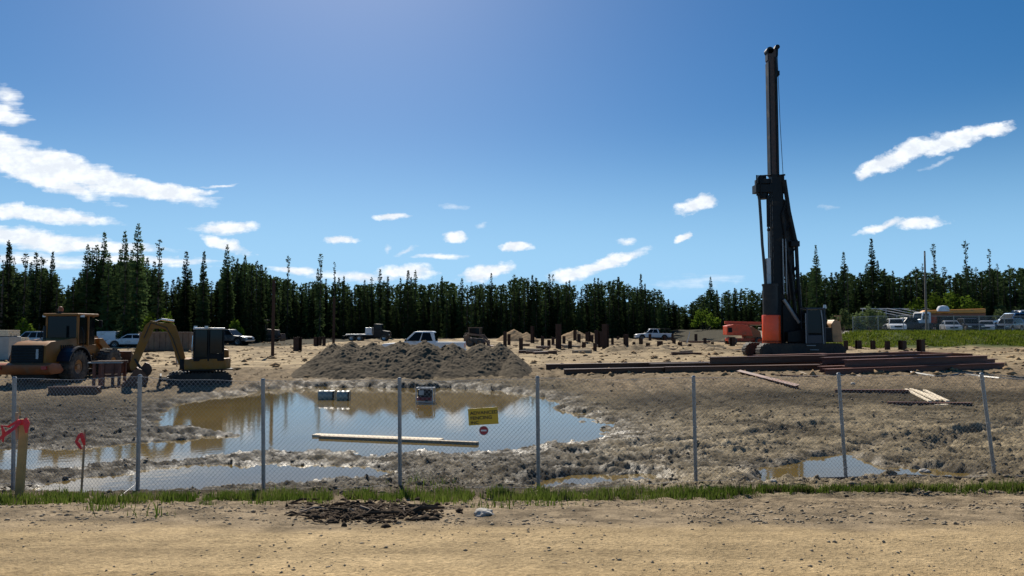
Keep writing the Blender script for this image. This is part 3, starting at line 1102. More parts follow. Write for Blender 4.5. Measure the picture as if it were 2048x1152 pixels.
SPECIAL = [
    ('broad', 272, 446, 80, 'tallest green fir, its thin tip highest over the wheel loader'),
    ('club', 316, 478, 80, 'lone dark spruce with a clubbed top at the edge of the tall fir clump'),
    ('broad', 246, 462, 84, 'tall narrow-topped fir next to the tallest fir'),
    ('broad', 205, 464, 83, 'broad double-topped fir in the middle of the tall clump'),
    ('broad', 172, 488, 80, 'wide green fir on the lumber side of the tall clump'),
    ('club', 575, 511, 130, 'dark spruce with a round tufted top above the brown dozer'),
    ('club', 640, 507, 128, 'tall spruce with a bare upper stem and a tufted top over the dirt heap'),
    ('thin', 668, 524, 130, 'thin spruce with a pointed tuft next to the tufted tall one'),
    ('narrow', 406, 502, 94, 'pointed dark spruce standing free behind the excavator cab'),
    ('narrow', 370, 502, 95, 'pointed dark spruce behind the excavator boom'),
    ('broad', 452, 488, 98, 'broad light fir behind the grey pickup'),
    ('broad', 1634, 490, 110, 'pale green pointed fir just beside the drill rig'),
    ('narrow', 1746, 477, 110, 'tallest dark conical spruce behind the willow bushes'),
    ('club', 1871, 487, 112, 'spruce with a small round tuft on a bare stem by the utility pole'),
    ('club', 1935, 481, 112, 'crooked-topped tall spruce behind the orange boom truck'),
    ('narrow', 1690, 504, 112, 'straight dark spruce between the pale fir and the tallest conical one'),
    ('thin', 1982, 498, 112, 'sparse bare-stemmed spruce behind the blue pickup'),
    ('broad', 1422, 553, 160, 'isolated pointed fir rising from the dip in the treeline'),
    ('narrow', 12, 480, 80, 'tall leaning dark spruce above the wrapped lumber'),
]
for k, px, py, y, lab in SPECIAL:
    put_tree(k, px, py, y, lab, None, rngT)

px = -55.0
ntree = 0
while px < 2110:
    dens = rngT.uniform(6.0, 10.5) if 440 < px < 1340 else rngT.uniform(8.5, 14)
    top = float(np.interp(px, SKX, SKYY))
    y = dist_at(px) + rngT.uniform(-3, 9)
    f = rngT.random()
    if 130 < px < 318:
        kind = 'broad' if f < .7 else 'narrow'
    elif 440 <= px < 540:
        kind = 'broad' if f < .35 else 'narrow'
    else:
        kind = 'club' if f < .10 else 'thin' if f < .20 else 'broad' if f < .26 else 'narrow'
    base = 660 if px < 1535 else 645
    drop = rngT.choice([0, .04, .10, .16, .25, .38] if px < 1540 else [0, .03, .08, .13, .2, .3]) * rngT.uniform(.6, 1.3)
    py = top + 4 + drop * (base - top) - (rngT.choice([0, 0, 6, 12, 20]) if 560 < px < 1330 and drop < .05 else 0)
    l, g = zone(px)
    put_tree(kind, px, py, y, l, g, rngT)
    ntree += 1
    px += dens
for k in PROTO:
    for i, r in enumerate(PROTO[k]):
        if (k, i) not in USED:
            for ch in list(r.children):
                bpy.data.objects.remove(ch)
            bpy.data.objects.remove(r)


# the mass of the wood behind the first rows
def forest_mass():
    rg = random.Random(5)
    Vs, Fs, k = [], [], 0
    low = [spruce(900 + i, TREE_H, rad=1.25, dens=.34, leaf=.85, wide=.5, step=.5) for i in range(5)]
    for i in range(1500):
        px = rg.uniform(-260, 2300)
        row = rg.random()
        y = dist_at(min(max(px, -60), 2110)) + 8 + 45 * row ** 1.4
        top = float(np.interp(px, SKX, SKYY))
        base = 662 if px < 1535 else 645
        gapz = 0.22 if px < 440 else (0.09 if px < 1340 else (.05 if px < 1560 else .12))
        py = top + (gapz + rg.choice([0, .08, .2]) * rg.random()) * (base - top) + 3
        x = (px - 1024) / FPX * y
        z = G(x, y)
        h = WY(px, py, y).z - z
        s = h / TREE_H
        V, F = low[rg.randrange(5)]
        a = rg.uniform(0, 6.28)
        c, sn = math.cos(a), math.sin(a)
        w = 1.0 + .25 * rg.random()
        V2 = np.stack([(V[:, 0] * c - V[:, 1] * sn) * w + x, (V[:, 0] * sn + V[:, 1] * c) * w + y, V[:, 2] * s + z - .3], 1)
        Vs.append(V2)
        Fs.append(F + k)
        k += len(V)
    o = tris('forest', np.concatenate(Vs), np.concatenate(Fs), M['needle'])
    tag(o, 'dense dark spruce forest filling the gaps behind the tree line', 'forest', kind='stuff')


forest_mass()


def leaf_cloud(seed, blobs, n, size):
    rg = np.random.RandomState(seed)
    V, F = [], []
    k = 0
    for (cx, cy, cz, rx, ry, rz_) in blobs:
        for i in range(n):
            u = rg.randn(3)
            u /= np.linalg.norm(u)
            r = rg.rand() ** .45
            p = np.array([cx + u[0] * rx * r, cy + u[1] * ry * r, max(.05, cz + u[2] * rz_ * r)])
            a, b = rg.randn(3), rg.randn(3)
            a /= np.linalg.norm(a)
            b -= a * a.dot(b)
            b /= np.linalg.norm(b)
            s = size * (0.6 + .8 * rg.rand())
            V += [p - a * s * .5, p + b * s * .28, p + a * s * .5, p - b * s * .28]
            F.append((k, k + 1, k + 2, k + 3))
            k += 4
    return np.array(V), np.array(F)


def bush(px, y, w, h, label, mtl, seed, group=None, lobes=7, n=170, size=.30):
    rg = random.Random(seed)
    p = XG(px, y)
    o = empty('bush', label, 'bush', p, 0, group)
    bl, mb = [], MB()
    for i in range(lobes):
        a = rg.uniform(-.5, .5) * w
        b = rg.uniform(-.35, .35) * w
        ht = h * rg.uniform(.45, 1.0) * (1 - .5 * abs(a) / w)
        bl.append((a, b, ht * .62, w * .17, w * .17, ht * .42))
        mb.tube([(a * .2, b * .2, -.2), (a * .6, b * .6, ht * .4), (a, b, ht * .85)], [.05, .035, .012], 5)
    V, F = leaf_cloud(seed, bl, n, size)
    tris('leaves', V, F, mtl, o)
    mb.build('stem', M['bark'], o)
    return o


BW = 'silvery green willow bush '
bush(1682, 93, 2.6, 3.4, BW + 'standing next to the drill rig cab', M['leaf'], 21)
bush(1706, 95, 2.2, 3.0, BW + 'between the drill rig and the tall willow', M['leaf'], 22)
bush(1738, 97, 3.0, 4.4, 'tallest pale willow bush in front of the conical spruce', M['leaf'], 23, None, 9)
bush(1765, 100, 2.6, 3.2, BW + 'behind the mesh fence, next to the slanted pipes', M['leaf'], 24)
bush(1660, 98, 2.0, 2.6, BW + 'partly behind the drill rig counterweight', M['leaf'], 28)
bush(1795, 102, 2.6, 2.6, BW + 'under the slanted pale pipes', M['leaf'], 29)
bush(1858, 106, 6.0, 6.0, 'big bright green alder bush behind the utility pole', M['leaf_bright'], 25, None, 14, 230, .4)
bush(1905, 107, 6.5, 6.4, 'big bright green alder bush behind the orange boom truck', M['leaf_bright'], 26, None, 14, 230, .4)
bush(1950, 108, 4.5, 4.2, 'smaller green alder bush between the boom truck and the blue pickup', M['leaf_bright'], 27, None, 9, 200, .4)
bush(2010, 107, 5.0, 4.6, 'olive green bush above the blue pickup roof', M['leaf'], 30, None, 9, 200, .4)
bush(60, 76, 3.2, 3.6, 'dark green bush behind the wheel loader grille', M['leaf_bright'], 31, None, 8, 160, .35)
bush(318, 79, 2.6, 4.6, 'green bush at the foot of the fir clump above the excavator boom', M['leaf_bright'], 32, None, 8, 160, .35)
bush(470, 95, 2.6, 3.4, 'green bush behind the grey pickup hood', M['leaf_bright'], 33, None, 7, 140, .35)
bush(1410, 140, 5.0, 5.0, 'yellow green bush at the forest edge near the boom lift', M['leaf_bright'], 34, None, 8, 140, .4)


# ------------------------------------------------------------------ grass
def blades(name, pts, h0, h1, w, seed, label, lean=.45, mtl='grass'):
    rg = np.random.RandomState(seed)
    n = len(pts)
    P = np.asarray(pts)
    a = rg.rand(n) * 2 * np.pi
    h = h0 + (h1 - h0) * rg.rand(n) ** 1.8
    d = np.stack([np.cos(a), np.sin(a), np.zeros(n)], 1)
    s = np.stack([-np.sin(a), np.cos(a), np.zeros(n)], 1) * (w * (.6 + .8 * rg.rand(n)))[:, None]
    ln = (lean * h * rg.rand(n))[:, None]
    up = np.array([0, 0, 1.0])[None] * h[:, None]
    b0, b1 = P - s, P + s
    m0, m1 = P - s * .8 + d * ln * .35 + up * .55, P + s * .8 + d * ln * .35 + up * .55
    tp = P + d * ln + up
    V = np.stack([b0, b1, m0, m1, tp], 1).reshape(-1, 3)
    k = np.arange(n)[:, None] * 5
    F = np.concatenate([k + np.array([[0, 1, 3]]), k + np.array([[0, 3, 2]]), k + np.array([[2, 3, 4]])], 0)
    o = tris(name, V, F, M[mtl])
    tag(o, label, 'grass', kind='stuff')


def fence_grass():
    rg = np.random.RandomState(3)
    pts = []
    n = 95000
    px = rg.rand(n) * 2400 - 170
    mid = np.interp(px, [-200, 0, 140, 400, 520, 800, 1100, 1400, 1700, 1900, 2300], [1007, 1005, 1003, 1002, 999, 996, 994, 988, 975, 976, 977])
    hw = np.interp(px, [-200, 0, 300, 700, 900, 1150, 1400, 1500, 1600, 1750, 1850, 1900, 2000, 2050, 2300], [14, 14, 10, 12, 16, 11, 10, 7, 6, 9, 5, 8, 9, 5, 5])
    off = rg.randn(n) * .55
    py = mid + hw * off
    dn = 0.5 + 0.9 * fbm(px / 55.0, off * .7, 3, 61) - 0.35 * np.abs(off)
    keep = rg.rand(n) < np.clip(dn * 1.1, 0, 1)
    px, py = px[keep], py[keep]
    yy = np.interp(py, [900, 955, 985, 1010, 1040], [13.5, 11.6, 10.75, 9.3, 8.0])
    xx = (px - 1024) / FPX * yy
    z, _, _ = terrain(xx, yy)
    ok = z > WATER - .02
    return np.stack([xx, yy, z - .01], 1)[ok]


FG = fence_grass()
blades('grass', FG, .03, .15, .006, 71, 'strip of green grass along the foot of the chain link fence')
blades('dry_grass', FG[::13] + np.array([.03, -.05, 0]), .05, .22, .004, 75, 'dry straw coloured blades among the grass along the chain link fence', .9, 'drygrass')
rg_ = np.random.RandomState(9)
tufts = []
for (px, py, n, r) in [(1415, 995, 130, .13), (1300, 955, 20, .15), (1560, 950, 60, .2), (205, 1020, 50, .12), (440, 955, 40, .3), (860, 975, 90, .25), (980, 1020, 30, .12), (1080, 1015, 60, .25), (300, 1030, 25, .2), (1985, 985, 120, .35), (1935, 990, 60, .2)]:
    c = W(px, py)
    for i in range(n):
        x, y = c.x + rg_.randn() * r, c.y + rg_.randn() * r * .6
        tufts.append((x, y, -.01))
tufts = np.array(tufts)
tufts[:, 2] += terrain(tufts[:, 0], tufts[:, 1])[0]
blades('grass', tufts, .05, .24, .006, 72, 'scattered grass tufts on the gravel shoulder', .8)


def bank_grass():
    rg = np.random.RandomState(4)
    n = 42000
    y = 73.0 + rg.rand(n) * 15.5
    x = 36.5 + rg.rand(n) * 42 - .12 * (y - 80)
    e2 = fbm(x * .25, y * .3, 3, 66)
    keep = (y > 75.5 + 2.2 * e2) & (x > 37.5 + e2 - .12 * (y - 80))
    x, y = x[keep], y[keep]
    return np.stack([x, y, macro(x, y) - .03], 1)


blades('grass', bank_grass(), .10, .42, .04, 73, 'green grass bank below the vehicle compound fence', .6, 'bankgrass')


# ------------------------------------------------------------------ stones, pebbles, roots
def stones(name, P, sz, seed, mtl, label, cat):
    rg = np.random.RandomState(seed)
    n = len(P)
    base = np.array([(1, 0, 0), (-.2, 1, 0), (-1, -.1, .1), (.1, -1, 0), (.1, .05, .62), (0, 0, -.5)], float)
    a = rg.rand(n) * 6.28
    c, s = np.cos(a), np.sin(a)
    sc = sz[:, None] * (0.6 + .8 * rg.rand(n, 3))
    B = base[None] * (1 + .35 * rg.randn(n, 6, 3) * .6) * sc[:, None, :]
    X = B[..., 0] * c[:, None] - B[..., 1] * s[:, None]
    Y = B[..., 0] * s[:, None] + B[..., 1] * c[:, None]
    V = np.stack([X, Y, B[..., 2]], -1) + P[:, None, :]
    k = np.arange(n)[:, None] * 6
    F = np.concatenate([k + np.array([f]) for f in [(0, 1, 4), (1, 2, 4), (2, 3, 4), (3, 0, 4), (1, 0, 5), (2, 1, 5), (3, 2, 5), (0, 3, 5)]], 0)
    o = tris(name, V.reshape(-1, 3), F, mtl)
    tag(o, label, cat, kind='stuff')


def scatter(seed, n, y0, y1, pw, sz0, sz1, ex):
    rg = np.random.RandomState(seed)
    y = y0 + (y1 - y0) * rg.rand(n) ** pw
    x = (rg.rand(n) * 2 - 1) * (0.78 * y + .5)
    keep = rg.rand(n) < np.clip(.55 + 1.0 * fbm(x * .5, y * .9, 3, seed + 1), .08, 1)
    x, y = x[keep], y[keep]
    z, _, _ = terrain(x, y)
    s = sz0 + (sz1 - sz0) * rg.rand(len(x)) ** ex
    ok = z > WATER
    return np.stack([x, y, z + s * .12], 1)[ok], s[ok]


P_, s_ = scatter(81, 6500, 4.6, 6.9, 1.0, .003, .017, 6)
stones('gravel', P_, s_, 82, M['pebble'], 'small loose pebbles on the sandy road', 'gravel')
P_, s_ = scatter(83, 15000, 6.5, 9.6, 1.0, .005, .028, 4.5)
stones('gravel', P_, s_, 84, M['pebble'], 'loose gravel on the road shoulder', 'gravel')
P_, s_ = scatter(85, 16000, 10.5, 33, 1.5, .012, .062, 4)
stones('mud_clods', P_, s_, 86, M['rock_dark'], 'loose muddy clods and stones behind the fence', 'mud')
P_, s_ = scatter(87, 9000, 34, 100, 1.2, .05, .26, 4)
stones('soil_clods', P_, s_, 88, M['sandheap'], 'loose sand clods on the building plateau', 'sand')


def rock(px, py, r, label, mtl, seed, flat=.6):
    rg = np.random.RandomState(seed)
    bm = bmesh.new()
    bmesh.ops.create_icosphere(bm, subdivisions=3, radius=1)
    for v in bm.verts:
        c = v.co.copy()
        k = 1 + .25 * float(vnoise(np.array([c.x * 1.3 + seed]), np.array([c.y * 1.3 + c.z * 1.7]), seed)[0]) + .12 * float(vnoise(np.array([c.x * 4 + seed]), np.array([c.y * 4 + c.z * 3]), seed)[0])
        v.co = Vector((c.x * r * k * 1.15, c.y * r * k, c.z * r * k * flat))
    me = bpy.data.meshes.new('rock')
    bm.to_mesh(me)
    bm.free()
    me.materials.append(mtl)
    o = bpy.data.objects.new('rock', me)
    COL.objects.link(o)
    p = W(px, py)
    o.location = (p.x, p.y, hz(p.x, p.y) + r * flat * .35)
    tag(o, label, 'rock')


rock(968, 1030, .085, 'pale rock with a dark hollow on the road shoulder beside the root pile', M['rock'], 1)
rock(1849, 938, .085, 'whitish rock in the mud behind the fence near the leaning posts', M['rock'], 2)
rock(1468, 966, .035, 'small white stone at the grass edge by the fence', M['rock'], 3)
rock(1547, 973, .045, 'small pale stone in the grass below the yellowish puddle', M['rock'], 4)
rock(1600, 968, .035, 'tiny pale stone at the end of the yellowish puddle', M['rock'], 5)
rock(178, 950, .06, 'white stone in the mud beside the thin flagged stake', M['rock'], 6)
rock(1706, 772, .09, 'pale stone on the track near the lumber planks', M['rock'], 7)
rock(946, 872, .05, 'dark small stone poking out of the pond above the floating plank', M['rock_dark'], 8)


def root_pile():
    rg = random.Random(17)
    t, t2 = MB(), MB()
    for i in range(60):
        px = 735 + rg.gauss(0, 62)
        py = 1024 + rg.gauss(0, 11) - (px - 725) * .02
        if not (575 < px < 890 and 1000 < py < 1050):
            continue
        p = W(px, py)
        zz = hz(p.x, p.y)
        a = rg.gauss(-.25, .55)
        L = rg.uniform(.10, .34)
        r = rg.uniform(.004, .016)
        pts = []
        for k in range(5):
            s = (k / 4 - .5) * L
            pts.append((p.x + s * math.cos(a) + rg.gauss(0, .02), p.y + s * math.sin(a) + rg.gauss(0, .02), zz + .005 + rg.uniform(0, .05) * (1 - abs(k - 2) / 3)))
        (t2 if rg.random() < .25 else t).tube(pts, [r * .5, r, r, r * .8, r * .3], 4)
    for px, py, L, r in [(830, 1022, .55, .035), (690, 1012, .6, .025), (760, 1036, .7, .02), (850, 1030, .45, .03), (610, 1008, .5, .02)]:
        p = W(px, py)
        zz = hz(p.x, p.y)
        t.tube([(p.x - L * .4, p.y - .06, zz), (p.x - L * .1, p.y, zz + .05), (p.x + L * .4, p.y + .09, zz + .03)], [r * .5, r * .8, r * .4], 7)
    o = t.build('root_pile', M['twig'])
    tag(o, 'dark tangle of dead roots and peat on the road shoulder', 'root pile', kind='stuff')
    tag(t2.build('bleached_roots', M['twig_pale'], o), kind='stuff')
    rr = np.random.RandomState(4)
    P = []
    for i in range(900):
        w_ = W(735 + rr.randn() * 68, 1023 + rr.randn() * 10)
        P.append((w_.x, w_.y, .004))
    P = np.array(P)
    P[:, 2] += terrain(P[:, 0], P[:, 1])[0]
    stones('peat_clods', P, .012 + .055 * rr.rand(900) ** 2.5, 7, M['peat'], 'dark peat clods among the dead roots', 'peat')
    k = bpy.data.objects['peat_clods']
    del k['category']
    k.parent = o


root_pile()


# ------------------------------------------------------------------ wheels and vehicles
def wheel(parent, c, r, w, side, rim_mat, tyre_mat=None, lugs=0, hubr=0.55):
    """axis along y; side is -1 or 1, the outer face"""
    hub = MB()
    hub.cyl((c[0], c[1] - w * .2, c[2]), (c[0], c[1] + side * w * .40, c[2]), r * .16, n=10)
    h = hub.build('wheel', rim_mat, parent)
    t = MB()
    ri = r * hubr
    prof = [(ri, -w * .42), (r * .80, -w * .5), (r * .95, -w * .46), (r, -w * .34), (r, w * .34), (r * .95, w * .46), (r * .80, w * .5), (ri, w * .42)]
    t.lathe(prof, c, 30 if r > .5 else 20)
    for k in range(lugs):
        a = 2 * math.pi * k / lugs
        for sg in (-1, 1):
            b = a + (math.pi / lugs if sg > 0 else 0)
            t.box((c[0] + r * 1.0 * math.cos(b), c[1] + sg * w * .24, c[2] + r * 1.0 * math.sin(b)), (r * .10, w * .46, r * .13), (0, -b, sg * .35 * 0))
    t.build('tyre', tyre_mat or M['rubber'], h, smooth=(lugs == 0))
    d = MB()
    d.lathe([(0.01, side * w * .15), (ri * .55, side * w * .15), (ri * .8, side * w * .28), (ri * 1.02, side * w * .36), (ri * 1.02, -side * w * .3)], c, 20)
    d.build('rim', rim_mat, h, smooth=True)
    return h


def arch_profile(x0, x1, zb, top, wheels, r):
    """top: list of (x,z) from rear to front; bottom edge with wheel arches"""
    pts = list(top)
    pts.append((x1, zb))
    for xc in sorted(wheels, reverse=True):
        for k in range(9):
            a = math.pi * k / 8
            pts.append((xc + r * math.cos(a), zb + r * math.sin(a) * .95))
    pts.append((x0, zb))
    return pts


def auto(name, label, cat, loc, rz, paint, kind, group=None, rack=False):
    o = empty(name, label, cat, loc, rz, group)
    if kind == 'pickup':
        L, Wd, H, zb, r, wx = 5.8, 1.95, 1.9, .50, .40, (-1.75, 1.85)
        belt = 1.17
        top = [(-2.9, .6), (-2.9, 1.15), (-.95, 1.15), (-.9, belt), (1.25, belt), (1.55, 1.12), (2.65, 1.04), (2.88, .92), (2.92, .6)]
        cab = [(-.92, belt - .01), (1.30, belt - .01), (.55, H - .02), (.35, H), (-.62, H), (-.78, H - .04)]
        wins = [((-.70, .05), (-.55, -.02)), ]
    elif kind == 'suv':
        L, Wd, H, zb, r, wx = 4.7, 1.9, 1.75, .42, .37, (-1.4, 1.4)
        belt = 1.05
        top = [(-2.3, .5), (-2.32, belt), (1.05, belt), (1.3, 1.02), (2.15, .92), (2.33, .8), (2.35, .5)]
        cab = [(-2.28, belt - .01), (1.10, belt - .01), (.35, H - .03), (.1, H), (-1.85, H), (-2.05, H - .06)]
    else:
        L, Wd, H, zb, r, wx = 4.6, 1.8, 1.45, .34, .33, (-1.4, 1.4)
        belt = .92
        top = [(-2.25, .45), (-2.28, .95), (-1.7, .98), (-1.5, belt), (.95, belt), (1.25, .90), (2.1, .78), (2.28, .65), (2.3, .42)]
        cab = [(-1.65, belt - .01), (1.05, belt - .01), (.25, H - .03), (.0, H), (-.75, H), (-.95, H - .03)]
    hw = Wd / 2
    b = MB()
    b.prism(arch_profile(top[0][0], top[-1][0], zb, top, wx, r + .10), -hw, hw)
    b.build('body', paint, o, smooth=True, bevel=.045)
    nar = lambda z: 1 - .20 * max(0, (z - belt)) / (H - belt)
    c = MB()
    c.prism(cab, -hw + .03, hw - .03, nar)
    c.build('cab', paint, o, smooth=True, bevel=.05)
    u = MB()
    u.box((0, 0, zb - .02), (L * .92, Wd * .72, .24))
    u.build('chassis', M['black'], o)
    for xc in wx:
        for s in (-1, 1):
            MB().cyl((xc, s * (hw - .28), zb - .06), (xc, s * (hw - .05), zb - .06), r + .095, n=18).build('wheel_well', M['black'], o)
        for s in (-1, 1):
            wheel(o, (xc, s * (hw - .11), r), r, .24, s, M['silver'])
    # glass
    def side_y(z):
        return (hw - .03) * nar(z) + .006
    x_r, x_f = cab[0][0], cab[1][0]
    xt_r, xt_f = cab[-2][0], cab[2][0]
    z0, z1 = belt + .06, H - .10
    def xr(z):
        return x_r + (xt_r - x_r) * (z - belt) / (H - belt) + .12
    def xf(z):
        return x_f + (xt_f - x_f) * (z - belt) / (H - belt) - .14
    n = 3 if kind == 'suv' else 2
    cuts = [k / n for k in range(n + 1)]
    for s in (-1, 1):
        for k in range(n):
            q = []
            for z, fr in ((z0, cuts[k]), (z0, cuts[k + 1]), (z1, cuts[k + 1]), (z1, cuts[k])):
                fr2 = fr + (.02 if fr == cuts[k] else -.02)
                q.append((xr(z) + (xf(z) - xr(z)) * fr2, s * side_y(z), z))
            g = raw('side_window', q, [(0, 1, 2, 3) if s < 0 else (3, 2, 1, 0)], M['glass'], o)
    for nm, sgn in (('windscreen', 1), ('rear_window', -1)):
        q = []
        for z, s in ((z0, -1), (z0, 1), (z1, 1), (z1, -1)):
            x = (x_f + (xt_f - x_f) * (z - belt) / (H - belt) + .012) if sgn > 0 else (x_r + (cab[-1][0] - x_r) * (z - belt) / (H - belt) - .012)
            q.append((x, s * (side_y(z) - .10), z))
        raw(nm, q, [(0, 1, 2, 3)], M['glass'], o)
    fx, rx = top[-1][0], top[0][0]
    fz = top[-2][1] - .1
    for s in (-1, 1):
        MB().box((fx - .03, s * (hw - .24), fz), (.10, .36, .15)).build('headlight', M['lampglass'], o)
        MB().box((rx + .01, s * (hw - .12), top[1][1] - .22), (.06, .17, .28)).build('taillight', M['redlens'], o)
        MB().box((x_f - .18, s * (hw + .09), belt + .12), (.10, .18, .16)).build('mirror', M['black'], o, bevel=.02)
    MB().box((fx + .005, 0, fz - .02), (.06, Wd * .45, .22)).build('grille', M['black'], o)
    MB().box((fx + .02, 0, zb + .02), (.14, Wd * .95, .18)).build('bumper', M['chrome'] if kind == 'pickup' else paint, o, bevel=.03)
    MB().box((rx - .02, 0, zb + .02), (.14, Wd * .95, .18)).build('bumper', M['chrome'] if kind == 'pickup' else paint, o, bevel=.03)
    if kind == 'pickup':
        MB().box((-1.93, 0, 1.154), (1.78, Wd * .82, .01)).build('bed_hollow_dark', M['black'], o)  # black sheet on the solid bed, colour standing for its dark hollow
        if rack:
            k = MB()
            for x in (-2.7, -1.9, -1.05):
                for s in (-1, 1):
                    k.cyl((x, s * .85, 1.15), (x, s * .85, 1.85), .03, n=6)
                k.cyl((x, -.85, 1.85), (x, .85, 1.85), .03, n=6)
            for s in (-1, 1):
                k.cyl((-2.8, s * .85, 1.85), (.6, s * .85, 1.97), .03, n=6)
            k.build('ladder_rack', M['dkgrey'], o)
    return o


# ------------------------------------------------------------------ wheel loader
def wheel_loader():
    rz = R(91)
    rw = W(146, 767)
    ox = rw.x - (math.cos(rz) * -1.4 - math.sin(rz) * -1.02)
    oy = rw.y - (math.sin(rz) * -1.4 + math.cos(rz) * -1.02)
    o = empty('wheel_loader', 'ochre wheel loader parked with its engine grille facing the fence', 'wheel loader', (ox, oy, G(ox, oy) - .02), rz)
    P = M['loader']
    nar = lambda z: 1 - .12 * max(0, z - 1.2)
    hood = MB().prism([(-3.0, .95), (-2.95, 1.70), (-2.6, 1.86), (-.55, 2.02), (-.55, 1.0), (-1.0, .8), (-2.4, .75)], -.78, .78, nar)
    hd = hood.build('engine_hood', P, o, smooth=True, bevel=.06)
    gr = MB().box((-3.0, 0, 1.30), (.08, 1.34, .86)).build('grille', M['black'], hd, bevel=.03)
    s = MB()
    for k in range(7):
        s.box((-3.05, 0, .94 + k * .115), (.03, 1.26, .035), (0, .4, 0))
    s.build('grille_bars', M['dkgrey'], hd)
    MB().box((-3.06, -.45, 1.35), (.03, .10, .42)).build('pale_bar', M['plastic'], hd)  # pale upright bar on the grille, purpose unknown
    v = MB()
    for k in range(6):
        v.box((-1.9 + k * .16, -.752, 1.55), (.07, .02, .30))
    v.build('side_vent', M['black'], hd)
    MB().cyl((-1.5, .25, 1.9), (-1.5, .25, 2.55), .06, n=10).build('exhaust_stack', M['dkgrey'], o)
    MB().prism([(-3.32, .62), (-3.36, .90), (-3.1, .98), (-2.55, .92), (-2.3, .62), (-2.5, .50), (-3.2, .48)], -1.15, 1.15).build('counterweight', M['redorange'], o, smooth=True, bevel=.06)
    for y in (-.95, .95):
        MB().box((-3.37, y, .78), (.06, .22, .14)).build('taillight', M['redlens'], o)
    MB().box((-.6, 0, .85), (3.2, .9, .5)).box((-2.3, 0, .40), (1.2, 1.4, .35)).build('rear_frame', M['dkgrey'], o, bevel=.04)
    # cab
    c = MB()
    for x, y in ((-.62, -.72), (-.62, .72), (.12, -.76), (.12, .76), (.80, -.62), (.80, .62)):
        c.box((x, y * .97, 2.30), (.09, .09, 1.42), (0, (-.06 if x > .5 else 0), 0))
    c.box((.05, 0, 1.45), (1.55, 1.5, .42))
    cb = c.build('cab', P, o, bevel=.015)
    MB().box((.06, 0, 3.06), (1.72, 1.62, .12)).build('cab_roof', P, cb, bevel=.05)
    for y in (-.71, .71):
        MB().box((-.25, y, 2.36), (.64, .02, 1.24)).build('side_window', M['glass'], cb)
        MB().box((.47, y * .97, 2.28), (.56, .02, 1.32)).build('side_window', M['glass'], cb)
    MB().box((-.63, 0, 2.38), (.02, 1.3, 1.2)).build('rear_window', M['glass'], cb)
    MB().box((.82, 0, 2.33), (.02, 1.16, 1.3), (0, -.06, 0)).build('windscreen', M['glass'], cb)
    MB().box((0.0, 0.1, 2.0), (.5, .5, .9)).build('seat', M['black'], cb, bevel=.08)
    be = MB().cyl((-.55, .15, 3.12), (-.55, .15, 3.22), .11, n=12).build('beacon', M['black'], o)
    MB().lathe([(0.01, .0), (.10, .0), (.115, .12), (.07, .22), (.01, .24)], (0, 0, 0), 14).build('beacon_lens', M['redorange'], be, smooth=True)
    bl = be.children[0]
    bl.rotation_euler = (R(90), 0, 0)
    bl.location = (-.55, .15, 3.2)
    for y in (-.86, .86):
        MB().box((.95, y, 2.65), (.06, .16, .34)).build('mirror', M['black'], o, bevel=.02)
        MB().cyl((.82, y * .8, 2.85), (.95, y, 2.75), .015, n=5).build('mirror_arm', M['black'], o)
        MB().box((-.55, y * 1.0, 3.0), (.10, .14, .10)).build('work_lamp', M['lampglass'], o)
    # fenders, steps
    for sy in (-1, 1):
        f = MB()
        pr = []
        for k in range(11):
            a = R(8 + k * 15.4)
            pr.append((-1.4 + .92 * math.cos(a), .72 + .92 * math.sin(a)))
        for k in range(10, -1, -1):
            a = R(8 + k * 15.4)
            pr.append((-1.4 + .86 * math.cos(a), .72 + .86 * math.sin(a)))
        f.prism(pr, sy * 1.32 - .01 if sy > 0 else -1.33, sy * .72)
        f.build('fender', M['dark_car'], o)
        st = MB()
        for z in (.55, .85, 1.15):
            st.box((-.2, sy * .98, z), (.42, .26, .05))
        for x in (-.4, 0):
            st.box((x, sy * 1.08, .9), (.04, .04, .75))
        st.build('steps', M['black'], o)
        hr = MB().tube([(-.62, sy * .95, 1.2), (-.62, sy * .98, 2.2), (-.58, sy * .84, 2.5)], .02, 6).build('handrail', M['black'], o)
    for xc in (-1.4, 1.5):
        for sy in (-1, 1):
            wheel(o, (xc, sy * 1.02, .72), .72, .55, sy, M['tan'], lugs=20, hubr=.44)
    MB().cyl((-1.4, -1, .72), (-1.4, 1, .72), .16).cyl((1.5, -1, .72), (1.5, 1, .72), .16).build('axle', M['dkgrey'], o)
    MB().box((.75, 0, .95), (.5, .5, .8)).build('joint', M['dkgrey'], o, bevel=.03)
    MB().prism([(.9, .6), (.95, 1.35), (1.25, 1.95), (1.65, 1.95), (1.85, 1.2), (2.2, .7), (2.0, .55)], -.46, .46).build('front_frame', P, o, bevel=.03)
    for sy in (-1, 1):
        MB().prism([(1.35, 1.95), (1.65, 1.95), (2.5, 1.35), (3.15, .62), (3.15, .38), (2.85, .40), (2.25, 1.05), (1.35, 1.70)], sy * .50, sy * .62).build('lift_arm', P, o, bevel=.02)
        MB().cyl((1.2, sy * .4, .9), (2.2, sy * .4, 1.25), .07, .045).build('lift_cylinder', M['chrome'], o)
    MB().prism([(1.9, 1.75), (2.15, 2.05), (2.35, 1.7), (2.25, 1.1), (2.1, 1.1)], -.09, .09).build('tilt_lever', P, o, bevel=.02)
    MB().cyl((2.15, 0, 1.95), (3.05, 0, 1.1), .06).build('tilt_cylinder', M['chrome'], o)
    bk = [(3.1, 1.25), (3.05, .8), (3.1, .35), (3.4, .10), (4.35, .06), (4.35, .10), (3.45, .16), (3.18, .40), (3.13, .80), (3.2, 1.28)]
    b = MB().prism(bk, -1.25, 1.25)
